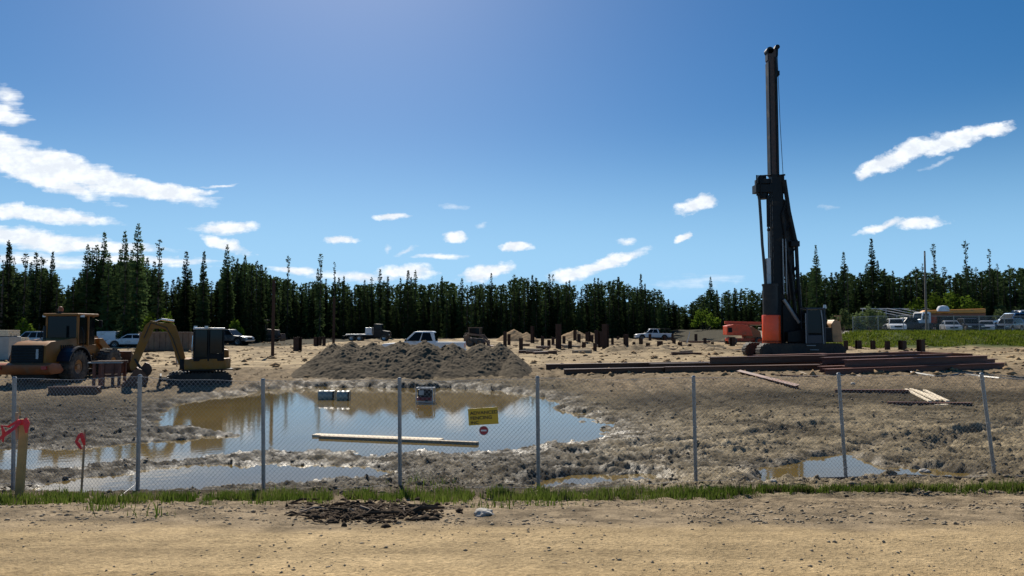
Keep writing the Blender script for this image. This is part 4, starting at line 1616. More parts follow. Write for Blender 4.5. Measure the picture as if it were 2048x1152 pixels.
    for sy in (-1.25, 1.22):
        b.prism([(3.1, 1.25), (3.05, .8), (3.1, .35), (3.4, .10), (4.3, .08), (3.6, .95)], sy, sy + .03)
    b.build('bucket', M['rust_dark'], o)
    return o


wheel_loader()


# ------------------------------------------------------------------ mini excavator
def track_profile(x0, x1, z1):
    r = z1 / 2
    pts = []
    for k in range(9):
        a = -math.pi / 2 + math.pi * k / 8
        pts.append((x1 - r + r * math.cos(a), r + r * math.sin(a)))
    for k in range(9):
        a = math.pi / 2 + math.pi * k / 8
        pts.append((x0 + r + r * math.cos(a), r + r * math.sin(a)))
    return pts


def crawler(parent, x0, x1, y, w, h, nshoe, mat_=None):
    """one track: the belt, its shoes, rollers and sprocket"""
    b = MB().prism(track_profile(x0, x1, h), y - w / 2, y + w / 2)
    t = b.build('crawler_track', mat_ or M['track'], parent)
    s = MB()
    pr = track_profile(x0, x1, h)
    per, P = 0, pr + pr[:1]
    segs = []
    for i in range(len(pr)):
        a, b2 = Vector((P[i][0], P[i][1])), Vector((P[i + 1][0], P[i + 1][1]))
        segs.append((a, b2, (b2 - a).length))
        per += segs[-1][2]
    for k in range(nshoe):
        d = per * k / nshoe
        for a, b2, l in segs:
            if d <= l:
                q = a + (b2 - a) * (d / l if l else 0)
                t2 = (b2 - a).normalized()
                break
            d -= l
        ang = math.atan2(t2.y, t2.x)
        s.box((q.x + t2.y * .02, y, q.y - t2.x * .02), (per / nshoe * .55, w * 1.02, .05), (0, -ang, 0))
    s.build('track_shoes', mat_ or M['track'], t)['kind'] = 'stuff'
    r = MB()
    n = max(3, int((x1 - x0) / .55))
    for sg in (-1, 1):
        yy = y + sg * (w / 2 + .012)
        for k in range(n):
            x = x0 + h * .75 + (x1 - x0 - h * 1.5) * k / (n - 1)
            r.cyl((x, yy - .01, h * .24), (x, yy + .01, h * .24), h * .17, n=10)
        for x in (x0 + h / 2, x1 - h / 2):
            r.cyl((x, yy - .01, h / 2), (x, yy + .015, h / 2), h * .34, n=14)
    r.build('rollers', M['dkgrey'], t)['kind'] = 'stuff'
    return t


def bucket_mesh(mb, c, r, w, a0, a1, th=.03):
    pts = []
    n = 9
    for k in range(n):
        a = R(a0 + (a1 - a0) * k / (n - 1))
        pts.append((c[0] + r * math.cos(a), c[1] + r * math.sin(a)))
    for k in range(n - 1, -1, -1):
        a = R(a0 + (a1 - a0) * k / (n - 1))
        pts.append((c[0] + (r - th) * math.cos(a), c[1] + (r - th) * math.sin(a)))
    mb.prism(pts, -w / 2, w / 2)
    side = pts[:n]
    for y in (-w / 2, w / 2 - .02):
        mb.prism(side, y, y + .02)


def excavator():
    p = W(398, 770)
    rz = R(206)
    o = empty('mini_excavator', 'yellow mini excavator with dark cab, arched boom and bucket resting on the mud', 'excavator', (p.x, p.y, p.z - .03), rz)
    P = M['exc']
    for y in (-.78, .78):
        crawler(o, -1.25, 1.25, y, .42, .58, 40)
    MB().box((0, 0, .42), (1.3, 1.2, .34)).build('carbody', M['dkgrey'], o, bevel=.03)
    MB().prism([(1.55, .08), (1.62, .12), (1.55, .52), (1.48, .52), (1.52, .2)], -.98, .98).box((1.2, -.5, .32), (.75, .10, .12)).box((1.2, .5, .32), (.75, .10, .12)).build('dozer_blade', M['dkgrey'], o)
    MB().cyl((-.1, 0, .58), (-.1, 0, .74), .5, n=24).build('slew_ring', M['black'], o)
    h = MB()
    pr = [(.62, -.60), (.62, .80), (-.55, .88), (-1.0, .72), (-1.25, .3), (-1.25, -.3), (-1.0, -.72), (-.55, -.88), (.2, -.88)]
    hv = [(x, y, .70) for x, y in pr] + [(x, y, 1.20) for x, y in pr]
    n = len(pr)
    h.add(hv, [tuple(range(n)), tuple(range(2 * n - 1, n - 1, -1))] + [(i, (i + 1) % n, (i + 1) % n + n, i + n) for i in range(n)])
    hs = h.build('house', P, o, smooth=True, bevel=.04)
    MB().prism([(-1.22, 1.1), (-1.2, 1.55), (-.4, 1.68), (.1, 1.6), (.3, 1.1)], -.85, -.12).build('engine_cover', P, o, smooth=True, bevel=.06)
    MB().box((-.3, .30, .73), (2.0, 1.4, .05)).build('skirt', M['black'], o)
    # cab on the near side
    c = MB()
    x0, x1, y0, y1, z0, z1 = -.90, .24, .02, .84, 1.1, 2.46
    for x in (x0, -.30, x1):
        for y in (y0, y1):
            c.box((x, y, (z0 + z1) / 2), (.07, .06, z1 - z0))
    c.box(((x0 + x1) / 2, (y0 + y1) / 2, z0 + .16), (x1 - x0, y1 - y0, .32))
    cb = c.build('cab', M['black'], o, bevel=.012)
    MB().box(((x0 + x1) / 2, (y0 + y1) / 2, z1 + .03), (x1 - x0 + .10, y1 - y0 + .08, .09)).build('cab_roof', M['silver'], cb, bevel=.035)
    for y in (y0, y1):
        MB().box((-.60, y + (.03 if y > .5 else 0), 1.93), (.48, .015, 1.0)).build('side_window', M['tealglass'], cb)
        MB().box((-.01, y + (.03 if y > .5 else 0), 1.85), (.46, .015, 1.15)).build('door_window', M['tealglass'], cb)
    MB().box((x1 + .01, .43, 1.85), (.015, .72, 1.12)).build('windscreen', M['glass'], cb)
    MB().box((x0 - .01, .43, 1.95), (.015, .72, .9)).build('rear_window', M['glass'], cb)
    MB().box((-.5, .43, 1.45), (.42, .5, .5)).build('seat', M['dkgrey'], cb, bevel=.07)
    MB().tube([(.33, .86, 1.2), (.35, .9, 1.7), (.33, .86, 2.2)], .016, 6).build('handrail', M['chrome'], cb)
    # boom: an arched box section
    def strip(path, w, name, mtl, par):
        mb = MB()
        prf = [(x, z + t) for x, z, t in path] + [(x, z - t) for x, z, t in reversed(path)]
        mb.prism(prf, -w / 2, w / 2)
        b = mb.build(name, mtl, par, bevel=.015)
        return b
    by = -.10
    MB().box((.62, by, .95), (.34, .30, .42)).build('swing_post', M['dkgrey'], o, bevel=.03)
    bm_ = MB()
    left = [(.50, .95), (.66, 1.60), (.88, 2.30), (.99, 2.62), (1.14, 2.74), (1.60, 2.75), (2.05, 2.70)]
    right = [(2.06, 2.50), (1.60, 2.49), (1.40, 2.46), (1.30, 2.36), (1.16, 1.98), (.98, 1.40), (.82, .92)]
    bm_.prism(left + right, by - .09, by + .09)
    bm_.build('boom', P, o, bevel=.015)
    st = MB().prism([(1.74, 2.80), (1.95, 2.84), (2.18, 2.62), (2.72, .98), (2.66, .74), (2.48, .76), (1.86, 2.40), (1.74, 2.60)], by - .08, by + .08)
    st.build('dipper_stick', P, o, bevel=.012)
    cy = MB()
    cy.cyl((.86, by, 1.0), (1.0, by, 1.75), .055).cyl((1.0, by, 1.75), (1.12, by, 2.25), .03)
    cy.build('boom_cylinder', M['chrome'], o)
    MB().cyl((1.05, by, 2.82), (1.55, by, 2.90), .05).cyl((1.55, by, 2.90), (1.84, by, 2.78), .028).build('stick_cylinder', M['chrome'], o)
    MB().cyl((2.10, by, 2.45), (2.40, by, 1.62), .05).cyl((2.40, by, 1.62), (2.52, by, 1.15), .028).build('bucket_cylinder', M['chrome'], o)
    lk = MB().prism([(2.48, 1.22), (2.56, 1.22), (2.30, .72), (2.20, .76)], by - .12, by + .12)
    lk.cyl((2.24, by - .16, .76), (2.24, by + .16, .76), .13, n=14)
    lk.build('bucket_link', M['dkgrey'], o)
    tb = MB()
    bucket_mesh(tb, (2.18, .74), .33, .40, 100, 330)
    t = tb.build('thumb', M['rust_dark'], o)
    t.location = (0, by, 0)
    bk = MB()
    bucket_mesh(bk, (2.48, .27), .50, .95, 95, 335)
    for k in range(5):
        bk.box((2.48 + .50 * math.cos(R(335)) - .02, -.34 + k * .17, .27 + .50 * math.sin(R(335)) + .04), (.06, .06, .18))
    b = bk.build('bucket', M['rust_dark'], o)
    b.location = (0, by, .08)
    hs2 = MB()
    hs2.tube([(.75, by + .12, 1.1), (1.1, by + .13, 2.1), (1.35, by + .13, 2.55), (1.7, by + .13, 2.66), (1.95, by + .12, 2.75), (2.2, by + .12, 2.1)], .02, 5)
    hs2.build('hydraulic_hose', M['black_tube'], o)
    MB().box((-.2, .86, 2.56), (.14, .10, .10)).box((.2, .1, 2.56), (.14, .10, .10)).build('work_lamp', M['lampglass'], o)
    return o


excavator()


# ------------------------------------------------------------------ the tall pile driving rig
def drill_rig():
    YB = 52.0
    S = YB / FPX
    p = XG(1598, YB)
    base = WY(1598, 716, YB).z
    o = empty('pile_driving_rig', 'tall black pile driving rig on crawlers with an orange casing below its mast', 'drill rig', (p.x, YB, base), 0)
    def lx(px, y=-.25):
        return (px - 1024) / FPX * (YB + y) - p.x
    def lz(py):
        return (716 - py) * S
    K, D = M['black'], M['dkgrey']
    for y in (-1.55, 1.55):
        crawler(o, lx(1518, -1.95), lx(1690, -1.95), y, .8, lz(687), 58)
    MB().box((lx(1606), 0, .62), (3.4, 2.4, .5)).build('carbody', K, o, bevel=.05)
    MB().cyl((lx(1606), 0, .85), (lx(1606), 0, 1.12), 1.05, n=28).build('slew_ring', D, o)
    MB().prism([(lx(1563), lz(684)), (lx(1563), lz(664)), (lx(1600), lz(658)), (lx(1652), lz(655)), (lx(1668), lz(660)), (lx(1668), lz(684))], -1.35, 1.35).build('upper_deck', K, o, bevel=.05)
    MB().prism([(lx(1610), lz(660)), (lx(1612), lz(632)), (lx(1655), lz(634)), (lx(1660), lz(660))], -.1, 1.35).build('engine_housing', D, o, bevel=.06)
    MB().prism([(lx(1650), lz(684)), (lx(1648), lz(648)), (lx(1654), lz(640)), (lx(1666), lz(644)), (lx(1670), lz(684))], -1.4, 1.4).build('counterweight', M['tan'], o, bevel=.08)
    # cab
    c = MB()
    x0, x1, z0, z1, y0, y1 = lx(1613, -1.8), lx(1648, -1.8), lz(688), lz(619), -1.85, -.85
    for x in (x0, x1):
        for y in (y0, y1):
            c.box((x, y, (z0 + z1) / 2), (.09, .09, z1 - z0))
    c.box(((x0 + x1) / 2, (y0 + y1) / 2, z0 + .35), (x1 - x0, y1 - y0, .6))
    c.box(((x0 + x1) / 2, (y0 + y1) / 2, z1), (x1 - x0 + .12, y1 - y0 + .1, .12))
    cb = c.build('cab', M['dark_car'], o, bevel=.02)
    MB().box(((x0 + x1) / 2, y0 + .02, (z0 + z1) / 2 + .35), (x1 - x0 - .1, .02, z1 - z0 - .9)).build('side_window', M['glass'], cb)
    MB().box((x0 + .02, (y0 + y1) / 2, (z0 + z1) / 2 + .25), (.02, y1 - y0 - .1, z1 - z0 - .8)).build('windscreen', M['glass'], cb)
    MB().box((x1 - .02, (y0 + y1) / 2, (z0 + z1) / 2 + .4), (.02, y1 - y0 - .1, z1 - z0 - 1.1)).build('rear_window', M['glass'], cb)
    MB().tube([(lx(1646, -1.9), y0 - .05, lz(690)), (lx(1644, -1.9), y0 - .06, lz(640)), (lx(1642, -1.9), y0 - .02, lz(622))], .045, 6).build('handrail', M['galv'], o)
    MB().tube([(lx(1611, -1.9), y0 - .05, lz(690)), (lx(1611, -1.9), y0 - .05, lz(628))], .035, 6).build('handrail', M['galv'], o)
    MB().cyl((lx(1638), -1.2, lz(618)), (lx(1638), -1.2, lz(611)), .13, .09, n=10).build('beacon', M['lampglass'], o)
    MB().cyl((lx(1655), .5, lz(645)), (lx(1655), .5, lz(618)), .10, n=10).build('exhaust_stack', D, o)
    w = MB()
    for px in (1660, 1666):
        w.cyl((lx(px), -1.3, lz(645)), (lx(px), -1.3, lz(632)), .03, n=6)
    w.cyl((lx(1655), -1.3, lz(633)), (lx(1668), -1.3, lz(633)), .03, n=6)
    w.build('guard_rail', M['tan'], o)
    my = -.25
    # lower mast (leader) with guide rails
    m = MB()
    m.box((lx(1556), my, lz(526)), (lx(1566) - lx(1545), .72, lz(350) - lz(702)))
    for y in (-.34, .34):
        m.box((lx(1543), my + y, lz(531)), (.10, .10, lz(360) - lz(702)))
    ms = m.build('leader_mast', K, o, bevel=.02)
    r = MB()
    k = 0
    z = lz(700)
    while z < lz(356):
        r.box((lx(1545) - .02, my, z), (.04, .62, .07))
        z += .55
    r.build('mast_rungs', D, ms)
    # upper mast
    u = MB()
    u.box((lx(1552), my, (lz(93) + lz(352)) / 2), (lx(1560) - lx(1544), .56, lz(93) - lz(352)))
    um = u.build('upper_mast', M['rust_dark'], o, bevel=.02)
    MB().box((lx(1558.5), my - .02, (lz(110) + lz(352)) / 2), (.16, .66, lz(110) - lz(352))).box((lx(1544.5), my - .02, (lz(120) + lz(352)) / 2), (.10, .62, lz(120) - lz(352))).build('guide_rail', K, um)
    # head with sheaves, cat head arm and hook
    h = MB()
    h.cyl((lx(1548), my - .28, lz(96)), (lx(1548), my + .28, lz(96)), .26, n=18)
    h.box((lx(1551), my, lz(106)), (.6, .5, .7))
    h.prism([(lx(1552), lz(112)), (lx(1552), lz(100)), (lx(1562), lz(84)), (lx(1566), lz(84)), (lx(1565), lz(106)), (lx(1560), lz(110))], my - .14, my + .14)
    h.cyl((lx(1564), my - .2, lz(88)), (lx(1564), my + .2, lz(88)), .17, n=14)
    h.build('mast_head', K, o)
    hk = MB().box((lx(1565), my, lz(141)), (.24, .22, .34)).cyl((lx(1565), my, lz(148)), (lx(1565), my, lz(145)), .06)
    hk.build('hook_block', K, o, bevel=.03)
    rp = MB()
    rp.tube([(lx(1565.5), my, lz(90)), (lx(1565), my, lz(140))], .022, 5)
    rp.tube([(lx(1566), my + .1, lz(90)), (lx(1570), my + .2, lz(240)), (lx(1575), my + .3, lz(350)), (lx(1590), my + .4, lz(490))], .022, 5)
    rp.build('wire_rope', D, o)
    # rotary drive head
    d = MB()
    d.box((lx(1529), my, lz(378)), (lx(1546) - lx(1513), .85, lz(370) - lz(386)))
    d.box((lx(1530), my, lz(363)), (lx(1543) - lx(1517), .7, .34))
    d.cyl((lx(1524), my - .15, lz(368)), (lx(1524), my - .15, lz(354)), .20, n=12)
    d.cyl((lx(1534), my + .15, lz(368)), (lx(1534), my + .15, lz(350)), .18, n=12)
    d.cyl((lx(1530), my, lz(386)), (lx(1530), my, lz(398)), .34, n=16)
    d.build('rotary_head', K, o, bevel=.02)
    f = MB()
    for px in (1514, 1522):
        f.cyl((lx(px), my - .45, lz(392)), (lx(px), my - .45, lz(352)), .05, n=6)
    f.cyl((lx(1513), my - .45, lz(354)), (lx(1543), my - .45, lz(352)), .05, n=6)
    f.cyl((lx(1513), my - .45, lz(392)), (lx(1524), my - .45, lz(394)), .05, n=6)
    f.cyl((lx(1568), my - .4, lz(350)), (lx(1568), my - .4, lz(385)), .07, n=6)
    f.cyl((lx(1572), my + .2, lz(350)), (lx(1572), my + .2, lz(395)), .06, n=6)
    f.cyl((lx(1558), my - .4, lz(353)), (lx(1573), my - .2, lz(350)), .07, n=6)
    f.cyl((lx(1560), my - .2, lz(376)), (lx(1573), my - .2, lz(388)), .08, n=6)
    f.build('service_platform', K, o)
    # hoses and the feed cylinder on the front
    ho = MB()
    ho.tube([(lx(1519), my - .2, lz(388)), (lx(1521), my - .2, lz(400)), (lx(1523), my - .2, lz(440)), (lx(1525), my - .2, lz(490)), (lx(1529), my - .2, lz(540)), (lx(1531), my - .2, lz(575)), (lx(1533), my - .2, lz(632))], .10, 8)
    ho.tube([(lx(1523), my + .1, lz(388)), (lx(1526), my + .1, lz(430)), (lx(1528), my + .1, lz(500)), (lx(1532), my + .1, lz(570))], .07, 8)
    ho.build('hydraulic_hose', M['black_tube'], o)
    cy = MB()
    cy.cyl((lx(1537.5), my - .3, lz(392)), (lx(1537.5), my - .3, lz(455)), .13, n=12)
    cy.cyl((lx(1535), my - .3, lz(461)), (lx(1540), my - .3, lz(461)), .12, n=10)
    cy.build('feed_cylinder', K, o)
    MB().cyl((lx(1538), my - .3, lz(460)), (lx(1539), my - .3, lz(575)), .045, n=8).build('piston_rod', M['galv'], o)
    MB().box((lx(1536), my - .1, lz(548)), (.30, .5, lz(510) - lz(570))).build('guide_block', M['plastic'], o, bevel=.03)
    # back stay frame
    b = MB()
    for y in (my - .45, my + .55):
        b.tube([(lx(1569), y, lz(362)), (lx(1577), y, lz(425)), (lx(1589), y, lz(486))], .16, 6)
        b.tube([(lx(1590), y, lz(482)), (lx(1592), y, lz(560)), (lx(1598), y, lz(660))], .14, 6)
        b.tube([(lx(1564), y, lz(430)), (lx(1580), y, lz(560)), (lx(1588), y, lz(660))], .11, 6)
        for a, c2, e, g in ((1574, 400, 1563, 430), (1582, 450, 1566, 470), (1590, 495, 1572, 520), (1591, 530, 1576, 560), (1593, 575, 1580, 600)):
            b.cyl((lx(a), y, lz(c2)), (lx(e), y, lz(g)), .06, n=5)
    for py_ in (380, 430, 486, 540, 600):
        x = np.interp(py_, [362, 425, 486, 660], [1569, 1577, 1590, 1597])
        b.cyl((lx(x), my - .45, lz(py_)), (lx(x), my + .55, lz(py_)), .07, n=6)
    b.build('back_stay', M['black'], o)
    MB().box((lx(1587), my, lz(490)), (.62, 1.3, .40)).build('winch', K, o, bevel=.04)
    pl = MB()
    for y in (my - .2, my + .3):
        pl.prism([(lx(1562), lz(395)), (lx(1572), lz(400)), (lx(1588), lz(490)), (lx(1590), lz(600)), (lx(1580), lz(600)), (lx(1565), lz(440))], y, y + .05)
    pl.build('mast_web_plate', D, o)
    q = MB()
    for px in (1563, 1569):
        q.cyl((lx(px), my - .5, lz(480)), (lx(px), my - .5, lz(590)), .045, n=6)
    q.build('feed_rod', M['galv'], o)
    MB().cyl((lx(1562), my - .5, lz(600)), (lx(1592), my - .5, lz(646)), .13, n=10).build('stay_cylinder', M['galv'], o)
    MB().cyl((lx(1562), my + .5, lz(600)), (lx(1592), my + .5, lz(646)), .13, n=10).build('stay_cylinder', M['galv'], o)
    MB().prism([(lx(1560), lz(684)), (lx(1560), lz(610)), (lx(1575), lz(612)), (lx(1600), lz(640)), (lx(1608), lz(684))], my - .5, my + .6).build('mast_cradle', K, o, bevel=.05)
    # casings in front of the mast
    cs = MB().cyl((lx(1544, -1.3), -1.0, lz(634)), (lx(1544, -1.3), -1.0, lz(571)), .52, n=24)
    cs.cyl((lx(1544, -1.3), -1.0, lz(574)), (lx(1544, -1.3), -1.0, lz(570)), .56, n=24)
    cs.build('grey_casing', D, o, smooth=True)
    og = MB().cyl((lx(1545, -1.3), -1.0, lz(690)), (lx(1545, -1.3), -1.0, lz(631)), .63, n=32)
    oc = og.build('orange_casing', M['orange'], o, smooth=True, bevel=.06)
    MB().cyl((lx(1545, -1.3), -1.0, lz(633)), (lx(1545, -1.3), -1.0, lz(628)), .45, n=24).build('collar', K, oc)
    cl = MB()
    for z in (lz(640), lz(682)):
        cl.lathe([(.62, -.04), (.66, -.04), (.66, .04), (.62, .04)], (0, 0, 0), 32)
    band = cl.build('clamp_band', M['orange2'], oc)
    band.rotation_euler = (R(90), 0, 0)
    band.location = (lx(1545, -1.3), -1.0, lz(682))
    ft = MB().cyl((lx(1545, -1.3), -1.0, .10), (lx(1545, -1.3), -1.0, lz(690)), .5, n=20).box((lx(1537, -1.3), -1.0, .35), (.9, 1.2, .5))
    ft.build('mast_foot', D, o, bevel=.03)
    st = MB()
    for k in range(2):
        st.box((lx(1600 + k * 6), -1.98, .95 - .3 * k), (.6, .22, .05))
    st.build('step', M['galv'], o)
    return o


drill_rig()


# ------------------------------------------------------------------ smaller machines
def orange_lift():
    y = 90
    S = y / FPX
    p = XG(1487, y)
    o = empty('boom_lift', 'orange boom lift parked behind the drill rig, in front of the spruces', 'boom lift', (p.x, y, WY(1487, 690, y).z), 0)
    lx = lambda a: (a - 1487) * S
    lz = lambda a: (690 - a) * S
    Pn = M['orange2']
    for x in (lx(1460), lx(1512)):
        for s in (-1, 1):
            wheel(o, (x, s * .95, .5), .5, .34, s, Pn, lugs=12)
    MB().box((lx(1486), 0, .68), (lx(1520) - lx(1452), 1.3, .34)).build('chassis', Pn, o, bevel=.04)
    MB().prism([(lx(1449), lz(670)), (lx(1449), lz(652)), (lx(1462), lz(649)), (lx(1492), lz(650)), (lx(1498), lz(662)), (lx(1500), lz(672))], -.9, .9).build('turntable', Pn, o, bevel=.07)
    MB().prism([(lx(1486), lz(676)), (lx(1488), lz(655)), (lx(1500), lz(653)), (lx(1516), lz(664)), (lx(1518), lz(676))], -.8, .8).build('engine_cover', M['redorange'], o, bevel=.06)
    b = MB().box((lx(1486), .25, lz(646)), (lx(1524) - lx(1452), .32, .34), (0, .02, 0))
    b.build('boom', Pn, o, bevel=.03)
    MB().box((lx(1514), .25, lz(650)), (1.7, .2, .2)).build('jib', M['tan'], o)
    MB().box((lx(1455), -.91, lz(660)), (.5, .02, .6)).build('panel', M['black'], o)
    g = MB()
    for x in (lx(1521), lx(1534)):
        for s in (-.7, .7):
            g.cyl((x, .25 + s, lz(672)), (x, .25 + s, lz(656)), .03, n=5)
    for z in (lz(672), lz(664), lz(656)):
        for s in (-.7, .7):
            g.cyl((lx(1521), .25 + s, z), (lx(1534), .25 + s, z), .03, n=5)
        for x in (lx(1521), lx(1534)):
            g.cyl((x, -.45, z), (x, .95, z), .03, n=5)
    g.box(((lx(1521) + lx(1534)) / 2, .25, lz(672)), (lx(1534) - lx(1521), 1.4, .06))
    g.build('work_basket', M['galv'], o)


orange_lift()


def dozer():
    y = 106
    S = y / FPX
    p = XG(535, y)
    o = empty('bulldozer', 'brown bulldozer with a roofed cab parked at the forest edge', 'bulldozer', p, R(6))
    lx = lambda a: (a - 535) * S
    B = M['brownbox']
    for s in (-.95, .95):
        crawler(o, -1.75, 1.6, s, .55, 1.0, 36)
    MB().prism([(-1.6, .7), (-1.6, 1.7), (-.1, 1.75), (.0, 1.9), (1.7, 1.75), (1.8, .7)], -.62, .62).build('hood', B, o, bevel=.06)
    c = MB()
    for x in (-1.5, -.1):
        for s in (-.7, .7):
            c.box((x, s, 2.4), (.10, .10, 1.5))
    c.box((-.8, 0, 3.2), (1.9, 1.7, .12))
    c.box((-.8, 0, 1.55), (1.5, 1.5, .3))
    cb = c.build('cab', B, o, bevel=.02)
    for s in (-.72, .72):
        MB().box((-.8, s, 2.45), (1.25, .02, 1.3)).build('side_window', M['glass'], cb)
    MB().box((-.08, 0, 2.45), (.02, 1.3, 1.3)).build('windscreen', M['glass'], cb)
    MB().box((-1.52, 0, 2.45), (.02, 1.3, 1.3)).build('rear_window', M['glass'], cb)
    MB().cyl((.8, .3, 1.8), (.8, .3, 2.6), .08).build('exhaust_stack', M['black'], o)
    MB().prism([(2.3, .1), (2.42, .5), (2.3, 1.2), (2.2, 1.2), (2.3, .5), (2.2, .12)], -1.6, 1.6).build('blade', M['rust_dark'], o)
    for s in (-1.3, 1.3):
        MB().box((1.2, s, .5), (2.2, .14, .2)).build('push_arm', B, o)
    MB().prism([(-1.75, .5), (-2.3, .9), (-2.5, .3), (-2.4, .3), (-2.2, .7), (-1.75, .4)], -.2, .2).build('ripper', M['rust_dark'], o)


dozer()


def skid_steer():
    y = 80
    p = XG(952, y)
    o = empty('skid_steer', 'brown skid steer loader among the steel piles behind the dirt heap', 'skid steer', p, R(-8))
    B = M['brownbox']
    for x in (-.55, .55):
        for s in (-.72, .72):
            wheel(o, (x, s, .42), .42, .3, (1 if s > 0 else -1), B, lugs=10)
    MB().prism([(-1.25, .45), (-1.3, 1.2), (-.7, 1.35), (-.6, 1.0), (.9, .85), (1.0, .4)], -.6, .6).build('body', B, o, bevel=.04)
    c = MB()
    for x in (-.7, .55):
        for s in (-.5, .5):
            c.box((x, s, 1.55), (.09, .09, 1.2))
    c.box((-.08, 0, 2.12), (1.4, 1.15, .09))
    cb = c.build('cab', B, o)
    MB().box((-.08, -.5, 1.6), (1.1, .02, .9)).build('side_screen', M['glass'], cb)
    MB().box((-.08, .5, 1.6), (1.1, .02, .9)).build('side_screen', M['glass'], cb)
    for s in (-.68, .68):
        MB().prism([(-1.2, 1.35), (-1.1, 1.55), (.8, 1.35), (1.5, .45), (1.4, .35), (.7, 1.15)], s - .06, s + .06).build('lift_arm', B, o)
    MB().prism([(1.35, .75), (1.35, .12), (2.0, .06), (2.0, .1), (1.45, .18), (1.42, .75)], -.85, .85).build('bucket', M['rust_dark'], o)


skid_steer()


# ------------------------------------------------------------------ pickups, cars and trucks
def at_y(px, y, dz=0.0):
    v = XG(px, y)
    v.z += dz
    return v


PIK = 'pickup truck'
auto('pickup_truck', 'white pickup half hidden behind the grey dirt heap', PIK, at_y(848, 50.5), R(180), M['white'], 'pickup')
auto('pickup_truck', 'slate grey pickup parked behind the mini excavator cab', PIK, at_y(458, 88), R(-12), M['grey_car'], 'pickup')
auto('pickup_truck', 'white crew pickup with a ladder rack parked at the forest edge', PIK, at_y(1305, 118), R(178), M['white'], 'pickup', rack=True)
auto('car', 'white sedan parked between the wheel loader and the excavator boom', 'car', at_y(264, 78), R(195), M['white'], 'sedan')
auto('car', 'pale silver car just visible behind the wheel loader hood', 'car', at_y(70, 74), R(170), M['silver'], 'suv')
auto('car', 'white hatchback behind the compound fence by the slanted pipes', 'car', at_y(1790, 94), R(250), M['white'], 'suv')
auto('pickup_truck', 'dark navy pickup between the white hatchback and the boom truck cab', PIK, at_y(1815, 95), R(185), M['dark_car'], 'pickup')
auto('car', 'dusty grey sedan in the compound in front of the boom truck deck', 'car', at_y(1900, 91), R(248), M['silver'], 'sedan')
auto('car', 'dark navy suv in the compound under the rear of the orange boom', 'car', at_y(1938, 91.5), R(255), M['dark_car'], 'suv')
auto('car', 'silver sedan in the compound facing the fence, next to the dark navy suv', 'car', at_y(1972, 91), R(235), M['silver'], 'sedan')
auto('pickup_truck', 'blue pickup at the picture edge of the vehicle compound', PIK, at_y(2028, 98), R(190), M['blue_car'], 'pickup').scale = (1.25, 1.15, 1.35)
auto('car', 'silver grey suv in front of the blue pickup', 'car', at_y(2016, 91), R(215), M['grey_car'], 'suv')
auto('car', 'white camper van with a rounded roof behind the blue pickup', 'van', at_y(2040, 104, 0), R(180), M['white'], 'suv').scale = (1.5, 1.3, 1.75)


def box_trailer():
    p = XG(221, 79)
    o = empty('cargo_trailer', 'small white box trailer behind the rusty steel stands', 'trailer', p, R(4))
    MB().box((0, 0, 1.05), (2.0, 1.6, 1.35)).build('box', M['white'], o, bevel=.05)
    for s in (-.85, .85):
        wheel(o, (0, s, .33), .33, .22, (1 if s > 0 else -1), M['silver'])
    MB().box((1.3, 0, .42), (.9, .12, .1)).build('drawbar', M['black'], o)
    MB().box((-1.01, 0, 1.05), (.02, 1.3, 1.15)).build('rear_door', M['silver'], o)
    f = MB()
    for s in (-.93, .93):
        f.box((0, s, .70), (.85, .2, .04))
    f.build('fender', M['black'], o)


box_trailer()


def bin_():
    y = 64
    p = XG(342, y)
    o = empty('waste_bin', 'long brown steel waste bin behind the excavator boom', 'waste bin', p, R(3))
    b = MB()
    L, Wd, H = 4.4, 2.2, 1.5
    b.box((0, 0, .2), (L, Wd, .12))
    for s in (-1, 1):
        b.box((0, s * (Wd / 2 - .04), H / 2 + .2), (L, .08, H))
        b.box((s * (L / 2 - .04), 0, H / 2 + .2), (.08, Wd - .18, H))
    b.build('body', M['brownbox'], o)
    r = MB()
    for k in range(9):
        for s in (-1, 1):
            r.box((-L / 2 + .25 + k * (L - .5) / 8, s * (Wd / 2 + .03), H / 2 + .2), (.09, .07, H - .1))
    for s in (-1, 1):
        r.box((0, s * (Wd / 2 + .02), H + .2), (L + .1, .14, .1))
    r.build('ribs', M['brownbox'], o)
    MB().box((0, .7, .07), (L, .15, .14)).box((0, -.7, .07), (L, .15, .14)).build('skids', M['rust_dark'], o)


bin_()


